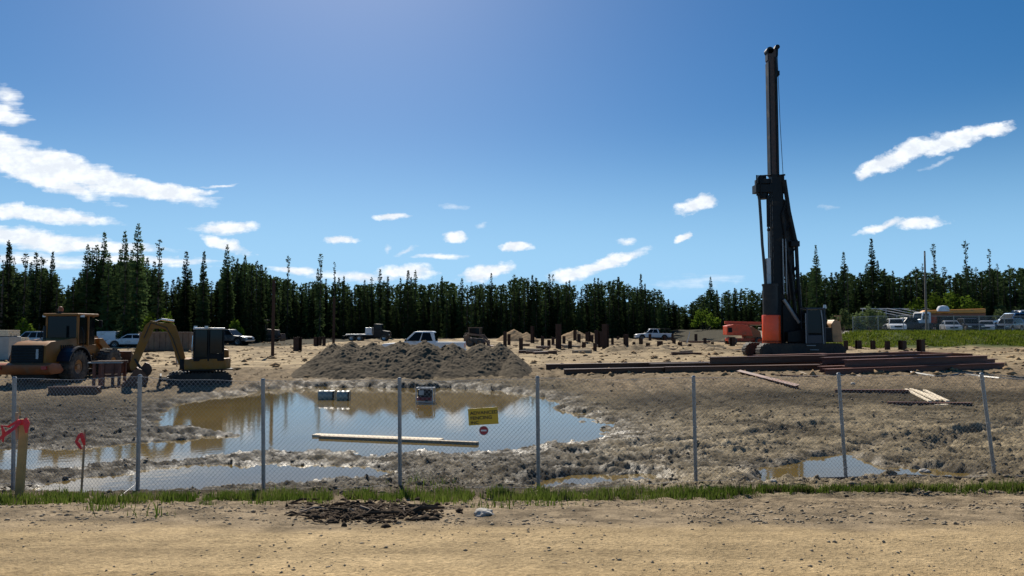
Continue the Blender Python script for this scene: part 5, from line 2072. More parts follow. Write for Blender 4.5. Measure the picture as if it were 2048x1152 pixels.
def truck(label, px, y, rz, cabm, bedlen, name='flatbed_truck', deck=None):
    o = empty(name, label, 'truck', XG(px, y), rz)
    x0 = -bedlen / 2
    xc = bedlen / 2 + .1
    MB().box((.6, 0, .72), (bedlen + 2.6, .9, .26)).build('chassis', M['black'], o)
    cb = MB().prism([(xc, .6), (xc, 2.55), (xc + .2, 2.68), (xc + 1.1, 2.62), (xc + 1.35, 1.65), (xc + 2.3, 1.5), (xc + 2.4, .6)], -1.05, 1.05).build('cab', cabm, o, smooth=True, bevel=.07)
    for s in (-1.06, 1.06):
        raw('side_window', [(xc + .3, s, 1.65), (xc + 1.2, s, 1.65), (xc + 1.02, s, 2.42), (xc + .3, s, 2.42)], [(0, 1, 2, 3)], M['glass'], cb)
    raw('windscreen', [(xc + 1.36, -.9, 1.72), (xc + 1.36, .9, 1.72), (xc + 1.15, .85, 2.5), (xc + 1.15, -.85, 2.5)], [(0, 1, 2, 3)], M['glass'], cb)
    MB().box((xc + 2.41, 0, 1.1), (.05, 1.3, .6)).build('grille', M['black'], cb)
    for s in (-.82, .82):
        MB().box((xc + 2.38, s, 1.0), (.08, .26, .2)).build('headlight', M['lampglass'], cb)
    for x in ((xc + 1.6), x0 + .9, x0 + 2.1):
        for s in (-.95, .95):
            wheel(o, (x, s, .5), .5, .3, (1 if s > 0 else -1), M['silver'])
    MB().box((0, 0, 1.02), (bedlen, 2.4, .16)).build('deck', deck or M['wood_wet'], o, bevel=.02)
    return o, x0, xc


fo, fx0, fxc = truck('flatbed truck with a pale deck parked behind the dirt heap near the forest', 722, 112, R(0), M['dkgrey'], 4.2, deck=M['white'])
MB().box((1.4, 0, 1.6), (1.0, 2.0, 1.0)).build('tool_box', M['white'], fo, bevel=.04)

bo, bx0, bxc = truck('white boom truck with a long orange boom stowed over its grey deck in the compound', 1908, 98, R(182), M['white'], 7.6, 'boom_truck', M['dkgrey'])
MB().prism([(-4.0, 2.12), (-4.1, 2.5), (4.0, 2.42), (4.3, 2.2), (3.8, 2.12)], -.5, .5).build('boom_shaded_half', M['redorange'], bo, bevel=.04)  # lower half in darker red-brown paints the shaded underside of the boom
MB().prism([(-4.1, 2.53), (-4.15, 3.15), (4.2, 2.9), (4.7, 2.62), (4.2, 2.45)], -.5, .5).build('boom', mat('tan_orange_paint', (0.66, 0.27, 0.04), .45, 0, .12, 3, 0, (.3, .2, .1), .3), bo, bevel=.16)
MB().prism([(-3.95, 1.1), (-3.95, 2.0), (2.6, 2.0), (2.6, 1.1)], -1.1, 1.1).build('equipment_box', M['dkgrey'], bo, bevel=.05)
MB().cyl((2.9, 0, 1.1), (2.9, 0, 2.4), .45, n=16).build('turret', M['orange2'], bo)
MB().lathe([(.01, 0), (.75, 0), (.75, .35), (.55, .7), (.01, .8)], (0, 0, 0), 20).build('tank', M['white'], bo, smooth=True)
tk = [c for c in bo.children if c.name.startswith('tank')][0]
tk.rotation_euler = (R(90), 0, 0)
tk.location = (2.0, .7, 2.75)


def pipe_frame():
    y = 103
    o = empty('shelter_frame', 'bare pale pipe frame of a shelter with slanted rafters behind the compound fence', 'shelter frame', XG(1810, y), 0)
    z0 = o.location.z
    S = y / FPX
    pts = lambda px, py: ((px - 1810) * S, WY(px, py, y).z - z0)
    k = MB()
    for i in range(6):
        a, b = pts(1742 + i * 25, 616), pts(1782 + i * 25, 631)
        k.cyl((a[0], 2.5, a[1]), (b[0], -1.5, b[1]), .06, n=6)
        k.cyl((b[0], -1.5, b[1]), (b[0], -1.5, 0), .05, n=6)
    k.build('rafters', M['offwhite'], o)
    a, b = pts(1738, 616.5), pts(1885, 617)
    r = MB().cyl((a[0], 2.5, a[1]), (b[0], 2.5, b[1]), .07, n=6)
    c, d = pts(1782, 631), pts(1907, 631)
    r.cyl((c[0], -1.5, c[1]), (d[0], -1.5, d[1]), .05, n=6)
    for px in (1742, 1790, 1840, 1885):
        q = pts(px, 616.7)
        r.cyl((q[0], 2.5, 0), (q[0], 2.5, q[1]), .06, n=6)
    r.build('ridge_pole', M['offwhite'], o)


pipe_frame()

up = XG(1852, 88.5)
o = empty('utility_pole', 'weathered wooden utility pole standing at the compound fence', 'utility pole', up)
hp = WY(1852, 502, 88.5).z - up.z
MB().tube([(0, 0, -.5), (0, 0, hp * .5), (.05, 0, hp)], [.14, .12, .09], 10).build('pole', M['polegrey'], o, smooth=True)
MB().cyl((0, -.16, hp - .6), (0, -.16, hp - .2), .07, n=8).build('bracket', M['plastic'], o)


# ------------------------------------------------------------------ steel piles
def h_prof(w, f):
    t, u = f, f * .9
    return [(-w / 2, -w / 2), (w / 2, -w / 2), (w / 2, -w / 2 + t), (u / 2, -w / 2 + t), (u / 2, w / 2 - t), (w / 2, w / 2 - t), (w / 2, w / 2), (-w / 2, w / 2), (-w / 2, w / 2 - t), (-u / 2, w / 2 - t), (-u / 2, -w / 2 + t), (-w / 2, -w / 2 + t)]


def h_mesh(w, f, mtl, name):
    pr = h_prof(w, f)
    n = len(pr)
    me = bpy.data.meshes.new(name)
    vs = [(0, a, b) for a, b in pr] + [(1, a, b) for a, b in pr]
    fs = [tuple(range(n - 1, -1, -1)), tuple(range(n, 2 * n))] + [(i, (i + 1) % n, (i + 1) % n + n, i + n) for i in range(n)]
    me.from_pydata(vs, [], fs)
    me.update()
    me.materials.append(mtl)
    return me


HB = h_mesh(.36, .035, M['rust'], 'steel_pile')
HBD = h_mesh(.36, .035, M['rust_dark'], 'steel_pile')


def beam(me, a, b, label, group=None, name='steel_pile', lift=0.0, roll=0.0, w=1.0, cat='steel pile'):
    """an H beam from point a to point b"""
    o = bpy.data.objects.new(name, me)
    COL.objects.link(o)
    a, b = Vector(a), Vector(b)
    a.z += lift
    b.z += lift
    d = b - a
    q = d.to_track_quat('X', 'Z')
    o.rotation_mode = 'QUATERNION'
    from mathutils import Quaternion
    o.rotation_quaternion = q @ Quaternion((1, 0, 0), roll)
    o.location = a
    o.scale = (d.length, w, w)
    return tag(o, label, cat, group)


def lay(me, p0, p1, label, group, level=0, roll=0.0, w=1.0, name='steel_pile', cat='steel pile'):
    a, b = W(*p0), W(*p1)
    hz_ = .18 * w + .30 * (0 if level is None else 0)
    return beam(me, a, b, label, group, name, .16 * w + .37 * level, roll, w, cat)


GA = 'dark steel piles laid out in front of the drill rig'
for q0, q1, lab, lv in [((1092, 741), (1560, 733), 'rearmost long dark steel pile of the stack in front of the drill rig', 0),
                        ((1300, 740), (1645, 733), 'dark steel pile between the rearmost one and the bright-edged one', 0),
                        ((1128, 752), (1640, 741), 'long dark steel pile with a bright top edge, foremost of the dark stack', 0),
                        ((1420, 741), (1652, 736), 'dark steel pile lying on top of the dark stack by the drill rig', 1),
                        ((1330, 747), (1640, 742), 'dark steel pile lying just behind the foremost bright-edged one', 0)]:
    lay(HBD, q0, q1, lab, GA, lv)
lay(HB, (1510, 736), (1650, 731), 'short reddish steel pile on top of the dark stack below the rig tracks', GA, 1)
GB = 'rust red steel piles stacked below the grass bank'
for (a, b, lv, lab) in [((1650, 752), (2008, 738), 0, 'foremost and longest rust red steel pile of the red stack'),
                        ((1640, 746), (1960, 733), 0, 'second rust red steel pile from the front of the red stack'),
                        ((1655, 741), (1990, 729), 0, 'third rust red steel pile from the front of the red stack'),
                        ((1630, 737), (1900, 727), 0, 'fourth rust red steel pile from the front of the red stack'),
                        ((1668, 731), (1955, 722), 0, 'rearmost rust red steel pile of the red stack'),
                        ((1690, 748), (1975, 737), 1, 'rust red steel pile on top of the two foremost red ones'),
                        ((1645, 742), (1900, 732), 1, 'rust red steel pile on top in the middle of the red stack'),
                        ((1640, 733), (1840, 726), 1, 'short rust red steel pile on top at the back of the red stack')]:
    lay(HB, a, b, lab, GB, lv)
lay(HB, (1800, 711), (1945, 717), 'short dark red steel pile lying apart, just below the row of pile stubs', None)
lay(HB, (1478, 748), (1597, 780), 'single rusty beam lying askew on the mud with one end under the pile stack', None, 0, .3, .55)
lay(HB, (1545, 753), (1640, 757), 'thin rusty bar on the ground in front of the pile stack', None, 0, 0, .3)
lay(HB, (1670, 786), (1818, 787), 'flat bar added for a dark shadow on the mud beside the pale planks', None, 0, 0, .4)  # thin bar built in place of a dark shadow on the mud
lay(HB, (1775, 811), (1945, 813), 'thin dark beam lying across the lower ends of the pale planks', None, 0, 0, .35)
for i, (a, b) in enumerate([((1130, 757), (1112, 748)), ((1290, 752), (1270, 742)), ((1465, 752), (1448, 740)), ((1610, 750), (1590, 738)), ((1720, 756), (1700, 738)), ((1880, 750), (1862, 732))]):
    pa, pb = W(*a), W(*b)
    k = MB()
    d = (pb - pa)
    mid = (pa + pb) / 2
    k.box((mid.x, mid.y, mid.z - .03), (d.length + .5, .15, .13), (0, 0, math.atan2(d.y, d.x)))
    tag(k.build('dunnage', M['wood_wet']), 'short timber under the steel piles', 'timber', 'dunnage timbers under the piles')

rod = MB()
for k, (a, b, c) in enumerate([((1318, 757), (1420, 760), (1520, 753)), ((1340, 754), (1430, 757), (1500, 752))]):
    rod.tube([W(*a) + Vector((0, 0, .03)), W(*b) + Vector((0, 0, .03)), W(*c) + Vector((0, 0, .03))], .035, 6)
tag(rod.build('steel_rod', M['rust']), 'pair of thin bent steel rods lying along the front of the pile stack', 'steel rod')

hs = MB()
hp_ = [(1792, 742), (1825, 748), (1870, 756), (1905, 754), (1930, 750), (1960, 756), (2000, 760), (2060, 764), (2120, 766)]
hs.tube([W(*q) + Vector((0, 0, .05)) for q in hp_], .085, 8)
tag(hs.build('black_tube', M['black_tube']), 'black tube snaking over the sand in front of the rust red piles', 'black_tube')  # black tube along a winding line over the sand

VP = bpy.data.meshes.new('standing_pile')
pr = h_prof(.36, .035)
n_ = len(pr)
VP.from_pydata([(a, b, 0) for a, b in pr] + [(a, b, 1) for a, b in pr], [], [tuple(range(n_ - 1, -1, -1)), tuple(range(n_, 2 * n_))] + [(i, (i + 1) % n_, (i + 1) % n_ + n_, i + n_) for i in range(n_)])
VP.update()
VP.materials.append(M['pile_dark'])


def stand(px, top, bot, wpx, label, group=None, y=None):
    p = W(px, bot) if y is None else XG(px, y)
    h = WY(px, top, p.y).z - p.z
    o = bpy.data.objects.new('standing_pile', VP)
    COL.objects.link(o)
    o.location = (p.x, p.y, p.z - .3)
    w = max(.6, wpx * p.y / FPX / .36)
    o.scale = (w, w, h + .3)
    o.rotation_euler = (0, 0, rngT.uniform(-.5, .5))
    return tag(o, label, 'steel pile', group)


stand(545, 560, 713, 5, 'tall thin steel pile standing alone on the sand behind the excavator')
stand(667, 596, 690, 5, 'tall brown steel pile standing behind the sloping end of the dirt heap')
stand(595, 674, 702, 12, 'thick dark steel pile stub on the sand beside the end of the dirt heap')
GL = 'small pile stubs beside the sloping end of the dirt heap'
for a in [(632, 674, 693, 7), (640, 674, 690, 5), (648, 673, 692, 5)]:
    stand(*a, 'small dark steel pile stub next to the sloping end of the dirt heap', GL)
GC = 'steel pile stubs across the middle of the building plateau'
for pts_, lab in [([(1010, 663, 694, 6), (1018, 668, 690, 5)], 'dark pile stub between the skid steer and the small brown sand heap'),
                  ([(1065, 652, 686, 6)], 'thin dark pile standing at the end of the small brown sand heap'),
                  ([(1085, 672, 693, 6), (1106, 674, 691, 6)], 'short pile stub just before the tallest middle pile'),
                  ([(1128, 672, 690, 6), (1158, 668, 690, 6)], 'dark pile stub in front of the low sand heap'),
                  ([(1176, 664, 692, 8)], 'dark pile in front of the low sand heap, widest of its close group'),
                  ([(1184, 670, 690, 6), (1193, 660, 694, 7), (1201, 663, 697, 7)], 'dark pile in the tight group beside the thick middle pile'),
                  ([(1225, 676, 694, 5), (1236, 672, 684, 4)], 'thin pile stub between the thick pile and the single pile on clear sand'),
                  ([(1300, 668, 684, 5), (1282, 676, 692, 6)], 'dark pile stub below the hood of the white crew pickup'),
                  ([(1329, 672, 686, 5), (1345, 668, 682, 4), (1348, 678, 692, 6)], 'dark pile stub below the bed of the white crew pickup'),
                  ([(1392, 668, 682, 5)], 'lone pile stub between the crew pickup and the orange boom lift'),
                  ([(1465, 674, 692, 7)], 'dark pile stub right in front of the orange boom lift')]:
    for a in pts_:
        stand(*a, lab, GC)
for pts_, lab in [([(1098, 680, 696, 5), (1140, 682, 698, 6), (1150, 660, 684, 5)], 'low dark pile stub between the tallest middle pile and the low sand heap'),
                  ([(1168, 684, 700, 6), (1190, 686, 702, 6)], 'low dark pile stub on the near edge of the middle cluster'),
                  ([(1268, 684, 694, 6), (1296, 686, 696, 6)], 'low dark pile stub on the sand between the single pile and the splayed stub'),
                  ([(1360, 684, 696, 6), (1380, 688, 698, 6), (1410, 676, 690, 6), (1425, 684, 694, 5)], 'low dark pile stub on the sand short of the orange boom lift')]:
    for a in pts_:
        stand(*a, lab, GC)
rg5 = random.Random(55)
for i in range(46):
    px_, py_ = rg5.uniform(1040, 1500), rg5.uniform(676, 712)
    a = W(px_, py_)
    L = rg5.uniform(.8, 3.0)
    an = rg5.uniform(-.5, .5)
    k = MB().box((0, 0, .12), (L, rg5.uniform(.2, .5), rg5.uniform(.18, .34)), (0, rg5.uniform(-.05, .05), 0))
    t_ = k.build('scrap_timber', M['rust_dark'] if rg5.random() < .6 else M['wood_wet'])
    t_.location = a
    t_.rotation_euler = (0, 0, an)
    near_ = 'behind the excavator' if px_ < 700 else 'near the tallest middle pile' if px_ < 1150 else 'near the thick middle pile' if px_ < 1260 else 'below the crew pickup' if px_ < 1360 else 'in front of the boom lift'
    tag(t_, 'dark offcut lying on the sand ' + near_, 'offcut', 'offcuts lying ' + near_)
stand(1117, 648, 697, 10, 'tallest dark steel pile in the middle cluster, in front of the low sand heap')
stand(1211, 648, 699, 11, 'thick dark steel pile at the edge of the middle cluster nearest the crew pickup')
stand(1252, 668, 697, 8, 'single steel pile standing on clear sand in front of the white crew pickup hood')
stand(1320, 682, 699, 10, 'short splayed steel pile stub on clear sand below the white crew pickup')
stand(1042, 676, 702, 8, 'dark steel pile leaning on the end of the dirt heap')
GR = 'row of six pile stubs below the grass bank'
for a, lab in [((1692, 681, 699, 8), 'first pile stub beside the rig tracks in the row of six'), ((1717, 681, 699, 9), 'second pile stub from the drill rig in the row of six'),
               ((1746, 681, 699, 7), 'third pile stub from the drill rig in the row of six'), ((1775, 682, 700, 8), 'fourth pile stub from the drill rig in the row of six'),
               ((1805, 681, 702, 11), 'fifth pile stub from the drill rig in the row of six'), ((1842, 679, 704, 11), 'last pile stub of the row of six, farthest from the drill rig')]:
    stand(*a, lab, GR)
stk = W(1372, 690)
sp_ = MB().tube([(0, 0, -.1), (.5, 0, WY(1380, 664, stk.y).z - stk.z)], .06, 6).build('marker_post', M['offwhite'])
sp_.location = stk
tag(sp_, 'thin white marker post leaning on the sand near the crew pickup', 'marker post')


# ------------------------------------------------------------------ rusty stands and lumber on the near bank
def steel_stand():
    a = W(193, 777)
    b = W(243, 772)
    p = (a + b) / 2
    o = empty('steel_stand', 'rusty steel stand with four legs in front of the wheel loader', 'steel stand', p, R(8))
    S = p.y / FPX
    w, h = 52 * S, 52 * S
    for x in (-w / 2 + .06, w / 2 - .06, -w * .12, w * .22):
        for y in ((-.3, .3) if abs(x) > w * .3 else (-.3,)):
            MB().box((x, y, h / 2), (.10, .10, h)).build('leg', M['rust'], o)
    MB().box((0, -.3, h - .04), (w + .1, .14, .10)).box((0, .3, h - .04), (w + .1, .14, .10)).build('top_rail', M['rust_dark'], o)
    MB().box((w * .12, 0, h * .72), (w * .55, .62, h * .40)).build('drum', M['rust'], o, bevel=.05)
    MB().box((-w * .05, -.3, h * .95), (w * 1.2, .20, .05)).build('top_plate', M['galv'], o)
    MB().box((0, -.3, h * .45), (w, .07, .07)).box((0, .3, h * .45), (w, .07, .07)).build('cross_rail', M['rust'], o)


steel_stand()
tr = W(150, 790)
o = empty('steel_trough', 'dark steel box beam lying on the ground in front of the wheel loader', 'steel beam', tr, R(5))
MB().box((0, 0, .16), (1.75, .42, .28)).build('box', M['rust_dark'], o, bevel=.02)
MB().box((0, -.2, .31), (1.8, .06, .04)).box((0, .2, .31), (1.8, .06, .04)).build('flange', M['rust'], o)
lay(HB, (196, 782), (262, 776), 'short rusty beam on the ground under the steel stand', None, 0, 0, .35)


def bundle(px0, px1, top, bot, y, label, wrapped, depth=1.2):
    a, b = XG(px0, y), XG(px1, y)
    L = b.x - a.x
    z0 = WY(px0, bot, y).z
    z1 = WY(px0, top, y).z
    h = z1 - z0
    o = empty('lumber_bundle', label, 'lumber bundle', ((a.x + b.x) / 2, y, z0), 0)
    if wrapped:
        MB().box((0, 0, h / 2), (L, depth, h)).build('wrapping', M['wrap'], o, bevel=.04)
        s = MB()
        for k in (-.3, 0, .3):
            s.box((k * L, 0, h / 2), (.04, depth + .02, h + .02))
        s.build('strap', M['black'], o)
        return
    n = max(2, int(h / .09))
    m = MB()
    rg = random.Random(px0)
    for k in range(n):
        nw = 7
        for j in range(nw):
            m.box((rg.uniform(-.04, .04), -depth / 2 + depth / nw * (j + .5), h / n * (k + .5)), (L, depth / nw - .012, h / n - .012))
    c = m.build('boards', M['wood'], o)
    tag(c, kind='stuff')
    for x in (-.32, .32):
        MB().box((x * L, 0, -.045), (.09, depth, .085)).build('bearer', M['wood_wet'], o)


bundle(-70, 33, 673, 719, 48, 'grey wrapped lumber bundle standing on the sand at the picture edge', True)
bundle(-62, 30, 660, 672, 48, 'pale lumber bundle lying on top of the grey wrapped one', False)
bundle(35, 50, 675, 706, 51, 'small pale lumber bundle between the grey wrapped one and the wheel loader', False)

pk = [((1812, 782), (1860, 807)), ((1822, 782), (1874, 806)), ((1830, 785), (1886, 806)), ((1849, 786), (1896, 809))]
for i, (a, b) in enumerate(pk):
    pa, pb = W(*a), W(*b)
    d = pb - pa
    k = MB().box((0, 0, 0), (d.length, .10, .045))
    o = k.build('plank', M['wood'])
    o.location = (pa + pb) / 2 + Vector((0, 0, .07 + .012 * i))
    o.rotation_euler = (0, -math.asin(d.z / d.length), math.atan2(d.y, d.x))
    tag(o, 'pale plank in the loose row of four lying on the muddy slope', 'plank', 'four pale planks on the muddy slope')
o = MB().box((0, 0, 0), (.5, .14, .045)).build('plank', M['wood'])
o.location = W(1884, 814) + Vector((0, 0, .06))
o.rotation_euler = (0, 0, .4)
tag(o, 'short pale offcut below the row of four planks', 'plank')


def floating(a, b, w, h, mtl, label, z=.015):
    pa, pb = WZ(*a, WATER), WZ(*b, WATER)
    d = pb - pa
    o = MB().box((0, 0, 0), (d.length, w, h)).build('floating_plank', mtl)
    o.location = (pa + pb) / 2 + Vector((0, 0, z))
    o.rotation_euler = (0, 0, math.atan2(d.y, d.x))
    tag(o, label, 'plank')


floating((629, 872), (884, 882), .24, .07, M['wood'], 'long pale plank floating in the pond, the shorter of two')
floating((640, 876), (956, 889), .13, .09, M['wood_wet'], 'longest weathered plank floating in the pond, ending under the yellow sign')


# ------------------------------------------------------------------ things in the pond
def drum(px0, px1, pyb, label, r=.23):
    a, b = WZ(px0, pyb, WATER), WZ(px1, pyb, WATER)
    L = (b - a).length
    o = empty('plastic_drum', label, 'drum', ((a.x + b.x) / 2, a.y + .1, WATER + .12), R(4))
    m = MB()
    prof = [(r * .86, 0), (r, .03), (r, L * .3), (r * 1.04, L * .33), (r, L * .36), (r, L * .64), (r * 1.04, L * .67), (r, L * .7), (r, L - .03), (r * .86, L)]
    m.lathe([(.001, 0)] + prof + [(.001, L)], (0, 0, 0), 24)
    d = m.build('drum_body', M['drum'], o, smooth=True)
    d.rotation_euler = (0, 0, R(-90))
    d.location = (-L / 2, 0, 0)
    k = MB()
    for x in (L * .96, ):
        k.lathe([(r * 1.0, 0), (r * 1.03, 0), (r * 1.03, L * .12), (r * 1.0, L * .12)], (0, 0, 0), 24)
    kk = k.build('end_band', M['black'], o, smooth=True)
    kk.rotation_euler = (0, 0, R(-90))
    kk.location = (L / 2 - L * .11, 0, 0)


drum(636, 668, 799, 'grey plastic drum floating in the pond, the larger of the pair', .21)
drum(673, 698, 800, 'short grey plastic drum floating in the pond, next to the larger drum', .21)


def pump():
    p = WZ(851, 805, WATER)
    o = empty('water_pump', 'dark water pump with a maroon base in a pale tube frame standing in the pond', 'water pump', (p.x, p.y, WATER), R(-4))
    S = p.y / FPX
    w, h, d = 33 * S, 29 * S, .42
    f = MB()
    for x in (-w / 2, w / 2):
        for y in (-d / 2, d / 2):
            f.cyl((x, y, -.2), (x, y, h), .02, n=8)
        f.cyl((x, -d / 2, h), (x, d / 2, h), .02, n=8)
    for y in (-d / 2, d / 2):
        f.cyl((-w / 2, y, h), (w / 2, y, h), .02, n=8)
        f.cyl((-w / 2, y, .04), (w / 2, y, .04), .02, n=8)
    f.build('frame', M['offwhite'], o)
    MB().box((0, 0, h * .66), (w * .86, d * .8, h * .52)).build('engine', M['dkgrey'], o, bevel=.03)
    MB().box((-.02, 0, h * .27), (w * .9, d * .85, h * .24)).build('base', M['maroon'], o, bevel=.03)
    MB().box((-w * .2, -d * .42, h * .7), (w * .3, .02, h * .32)).build('panel', M['plastic'], o)
    MB().cyl((w * .1, -d * .5, .06), (w * .1, -d * .3, .06), .05, n=14).build('outlet', M['black'], o)
    MB().box((0, 0, h * .95), (w * .7, d * .6, .04)).build('fuel_tank', M['plastic'], o, bevel=.01)


pump()


# ------------------------------------------------------------------ the chain link fence at the road
# px base, py base, px top, py top
POSTS = [(-230, 975, -222, 752), (26, 972, 29, 756), (275, 985, 280, 752), (527, 984, 526, 760), (800, 978, 799, 758), (1077, 981, 1075, 755), (1392, 969, 1387, 754), (1692, 959, 1677, 748), (1990, 956, 1963, 748), (2290, 958, 2262, 750)]


def chain_fence():
    o = empty('chain_link_fence', 'long chain link fence with leaning grey posts between the road and the building site', 'fence')
    P = []
    for (bx, by, tx, ty) in POSTS:
        a = W(bx, by)
        b = WY(tx, ty, a.y + .02)
        P.append((a, b))
    o.location = P[0][0]
    off = P[0][0]
    for a, b in P:
        d = (b - a)
        m = MB()
        m.cyl(a - d * .12 - off, b - off, .030, n=10)
        m.cyl(b - off, b + d.normalized() * .025 - off, .036, .02, n=10)
        m.build('post', M['galv'], o, smooth=True)
    rg = random.Random(2)
    for (a0, b0), (a1, b1) in zip(P[:-1], P[1:]):
        n0, n1 = (b0 - a0), (b1 - a1)
        L = (a1 - a0).length
        hgt = (n0.length + n1.length) / 2 - .05
        sag = rg.uniform(-.03, .03)
        phase = rg.random() * .08

        def pt(s, h):
            u = s / L
            bow = .035 * math.sin(math.pi * u) * math.sin(math.pi * h / hgt * .9)
            lo = a0.lerp(a1, u)
            hi = b0.lerp(b1, u)
            q = lo.lerp(hi, h / hgt)
            q.y -= .04 + bow + sag * math.sin(u * 6 + h * 2) * .3
            q.z += .012 * math.sin(u * 9 + phase * 40) - .02 * math.sin(math.pi * u)
            return q - off
        mb = MB()
        step = .068
        r = .0017
        ns = int((L + hgt) / step) + 1
        for fam in (0, 1):
            for k in range(ns):
                s0 = k * step - hgt + phase
                h0, h1 = max(.02, -s0), min(hgt, L - s0)
                if h1 - h0 < .03:
                    continue
                q = []
                for t in (0, .34, .67, 1):
                    h = h0 + (h1 - h0) * t
                    s = s0 + h
                    q.append(pt(s if fam == 0 else L - s, h))
                mb.tube(q, r, 3, cap=False)
        c = mb.build('chain_link_mesh', M['wire'], o)
        tag(c, kind='stuff')
        for h in (hgt - .01, .06):
            MB().tube([pt(L * t / 6, h) for t in range(7)], .0032, 4).build('tension_wire', M['wire'], o)
        for h in (.2, .9, hgt - .1):
            MB().cyl(pt(.0, h) + Vector((-.035, .02, 0)), pt(.0, h) + Vector((.035, .02, 0)), .009, n=5).build('tie_wire', M['wire'], o)
    return P


FP = chain_fence()


def text_mesh(body, size, name, mtl, parent, loc, rot):
    cu = bpy.data.curves.new(name, 'FONT')
    cu.body = body
    cu.size = size
    cu.align_x = 'LEFT'
    cu.extrude = .001
    cu.offset = size * .02
    t = bpy.data.objects.new(name, cu)
    COL.objects.link(t)
    dg = bpy.context.evaluated_depsgraph_get()
    me = bpy.data.meshes.new_from_object(t.evaluated_get(dg))
    bpy.data.objects.remove(t)
    me.materials.clear()
    me.materials.append(mtl)
    o = bpy.data.objects.new(name, me)
    COL.objects.link(o)
    o.parent = parent
    o.location = loc
    o.rotation_euler = rot
    return o


def signs():
    (a0, b0), (a1, b1) = FP[4], FP[5]
    u = (967 - 799) / (1076 - 799)
    y = a0.lerp(a1, u).y - .10
    c = WY(966.5, 832.5, y)
    S = y / FPX
    o = empty('fence_sign', 'yellow sign with black lettering hanging on the chain link fence over the pond', 'sign', c, 0)
    w, h = 59 * S, 33 * S
    o.rotation_euler = (0, R(-3.5) * -1 * -1, 0)
    MB().box((0, 0, 0), (w, .006, h)).build('board', M['signyellow'], o, bevel=.002)
    rot = (R(90), 0, 0)
    text_mesh('ADVANCED', h * .27, 'lettering', M['signblack'], o, (-w * .44, -.006, h * .13), rot).scale = (1.15, 1, 1)
    text_mesh('FENCING', h * .27, 'lettering', M['signblack'], o, (-w * .44, -.006, -h * .17), rot).scale = (1.15, 1, 1)
    text_mesh('INC', h * .24, 'lettering', M['signblack'], o, (-w * .44, -.006, -h * .43), rot).scale = (1.2, 1, 1)
    t = MB()
    for x in (-w * .45, w * .45):
        t.cyl((x, -.006, h * .40), (x, .05, h * .40), .006, n=6)
    t.build('tie', M['wire'], o)
    c2 = WY(967.5, 861, y + .01)
    o2 = empty('no_entry_sign', 'small round red no entry sign with a white bar under the yellow sign', 'sign', c2, 0)
    r = 8.6 * S
    MB().cyl((0, 0, 0), (0, .004, 0), r, n=28).build('disc', M['signred'], o2)
    MB().box((0, -.004, 0), (r * 1.3, .004, r * .36)).build('bar', M['signwhite'], o2)
    MB().lathe([(r * .99, -.004), (r * 1.12, -.004), (r * 1.12, .004), (r * .99, .004)], (0, 0, 0), 28).build('rim', M['signwhite'], o2)


signs()


def stake(px, pyt, pyb, wpx, label, mtl, thick):
    p = W(px, pyb)
    S = p.y / FPX
    h = WY(px, pyt, p.y).z - p.z
    o = empty('wooden_stake', label, 'stake', p, R(12))
    w = wpx * S
    m = MB()
    m.box((0, 0, h / 2 - .1), (w, thick, h + .2), (0, R(1.5), 0))
    m.build('post', mtl, o, bevel=.004)
    return o, S, h, w


def strip(name, pts, wid, mtl, parent):
    """a strip of cloth tape along points with a given width and a little thickness"""
    vs, fs = [], []
    for i, p in enumerate(pts):
        p = Vector(p)
        d = (Vector(pts[min(i + 1, len(pts) - 1)]) - Vector(pts[max(i - 1, 0)])).normalized()
        s = d.cross(Vector((0, 1, .3 * math.sin(i * 1.3)))).normalized() * wid[i] / 2
        n = Vector((0, .003, 0))
        vs += [p - s - n, p + s - n, p + s + n, p - s + n]
    for i in range(len(pts) - 1):
        for k in range(4):
            q = (k + 1) % 4
            fs.append((i * 4 + k, i * 4 + q, i * 4 + 4 + q, i * 4 + 4 + k))
    fs += [(3, 2, 1, 0), tuple(len(vs) - 4 + k for k in range(4))]
    return raw(name, vs, fs, mtl, parent)


st, S, h, w = stake(40, 838, 1003, 15, 'thick wooden stake with red flagging tape fluttering from its top', M['stake'], .045)
z = lambda py: (1003 - py) * S
x = lambda px: (px - 40) * S
q = []
strip('flagging_tape', [(x(50), -.05, z(868)), (x(44), -.05, z(842)), (x(38), -.06, z(846)), (x(30), -.08, z(858)), (x(20), -.10, z(866)), (x(10), -.09, z(874)), (x(4), -.10, z(880))], [.03, .045, .05, .04, .05, .04, .025], M['ribbon'], st)
strip('flagging_tape', [(x(34), -.04, z(845)), (x(18), -.06, z(855)), (x(9), -.10, z(852)), (x(13), -.10, z(864)), (x(11), -.08, z(884))], [.04, .03, .03, .04, .02], M['ribbon'], st)
strip('flagging_tape', [(x(46), -.05, z(840)), (x(52), -.06, z(850)), (x(50), -.06, z(868))], [.05, .06, .03], M['ribbon'], st)
MB().box((0, 0, z(848)), (w * 1.15, .055, .07)).build('tape_wrap', M['ribbon'], st)
MB().cyl((x(35.5), -.012, z(835)), (x(34), -.012, z(818)), .010, n=6).build('loose_sliver', M['stake'], st)
MB().box((x(30), .0, z(855)), (.03, .035, .36), (0, R(-3), 0)).build('side_lath', M['wood_wet'], st)

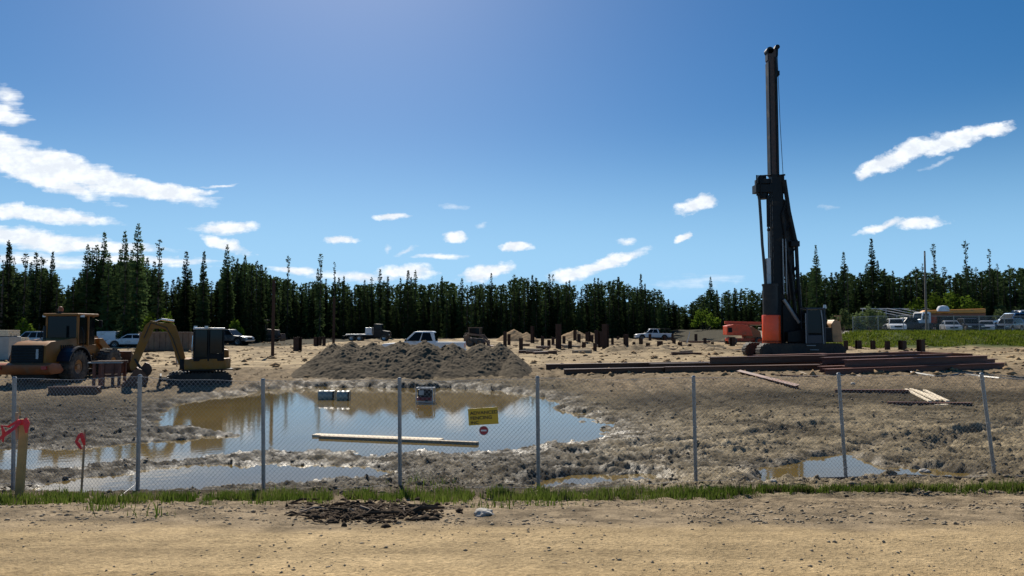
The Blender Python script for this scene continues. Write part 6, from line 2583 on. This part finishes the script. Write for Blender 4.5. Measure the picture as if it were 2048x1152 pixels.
st, S, h, w = stake(164, 858, 988, 4, 'thin lath stake with a small red flag in front of the muddy puddles', M['wood_wet'], .018)
z = lambda py: (988 - py) * S
x = lambda px: (px - 164) * S
strip('flagging_tape', [(x(162), -.03, z(876)), (x(158), -.04, z(872)), (x(153), -.05, z(884)), (x(157), -.05, z(890)), (x(162), -.04, z(900))], [.03, .05, .04, .05, .02], M['ribbon'], st)
strip('flagging_tape', [(x(160), -.03, z(868)), (x(164), -.04, z(880)), (x(167), -.03, z(892))], [.04, .06, .03], M['ribbon'], st)

dp = MB()
dp.tube([hzv for hzv in [W(q, 958 + 3 * math.sin(q * .02)) + Vector((0, 0, .03)) for q in range(1640, 2110, 26)]], .022, 6)
tag(dp.build('drain_pipe', M['black_tube']), 'thin black pipe lying on the mud along the foot of the fence', 'pipe')
gb = MB()
ca, cb_ = W(262, 996), W(276, 972)
gb.tube([ca + Vector((-.16, 0, .02)), (ca + cb_) / 2 + Vector((0, 0, .10)), cb_ + Vector((0, -.02, .22))], .006, 5)
tag(gb.build('post_shadow', M['black_tube']), 'dark tube added as the shadow line of the fence post at the puddle', 'wire')  # thin dark tube built for the shadow of the fence post


# ------------------------------------------------------------------ fence of the vehicle compound
def far_fence():
    y = 86.8
    o = empty('compound_fence', 'grey chain link fence with a top rail along the vehicle compound above the grass bank', 'fence', XG(1705, y), 0)
    off = o.location.copy()
    xs = [off.x + i * 3.05 for i in range(13)]
    P = [Vector((x, y, G(x, y))) for x in xs]
    H = 1.95
    for p in P:
        MB().cyl(p - off - Vector((0, 0, .2)), p - off + Vector((0, 0, H + .06)), .045, n=8).build('post', M['galv'], o)
    for a, b in zip(P[:-1], P[1:]):
        MB().cyl(a - off + Vector((0, 0, H)), b - off + Vector((0, 0, H)), .03, n=6).build('top_rail', M['galv'], o)
        mb = MB()
        L = 3.05
        st = .16
        for fam in (0, 1):
            for k in range(int((L + H) / st) + 1):
                s0 = k * st - H
                h0, h1 = max(.03, -s0), min(H, L - s0)
                if h1 - h0 < .05:
                    continue
                q = []
                for h in (h0, h1):
                    s = s0 + h
                    u = (s if fam == 0 else L - s) / L
                    q.append(a.lerp(b, u) - off + Vector((0, -.03, h)))
                mb.tube(q, .006, 3, cap=False)
        tag(mb.build('chain_link_mesh', M['wire'], o), kind='stuff')


far_fence()
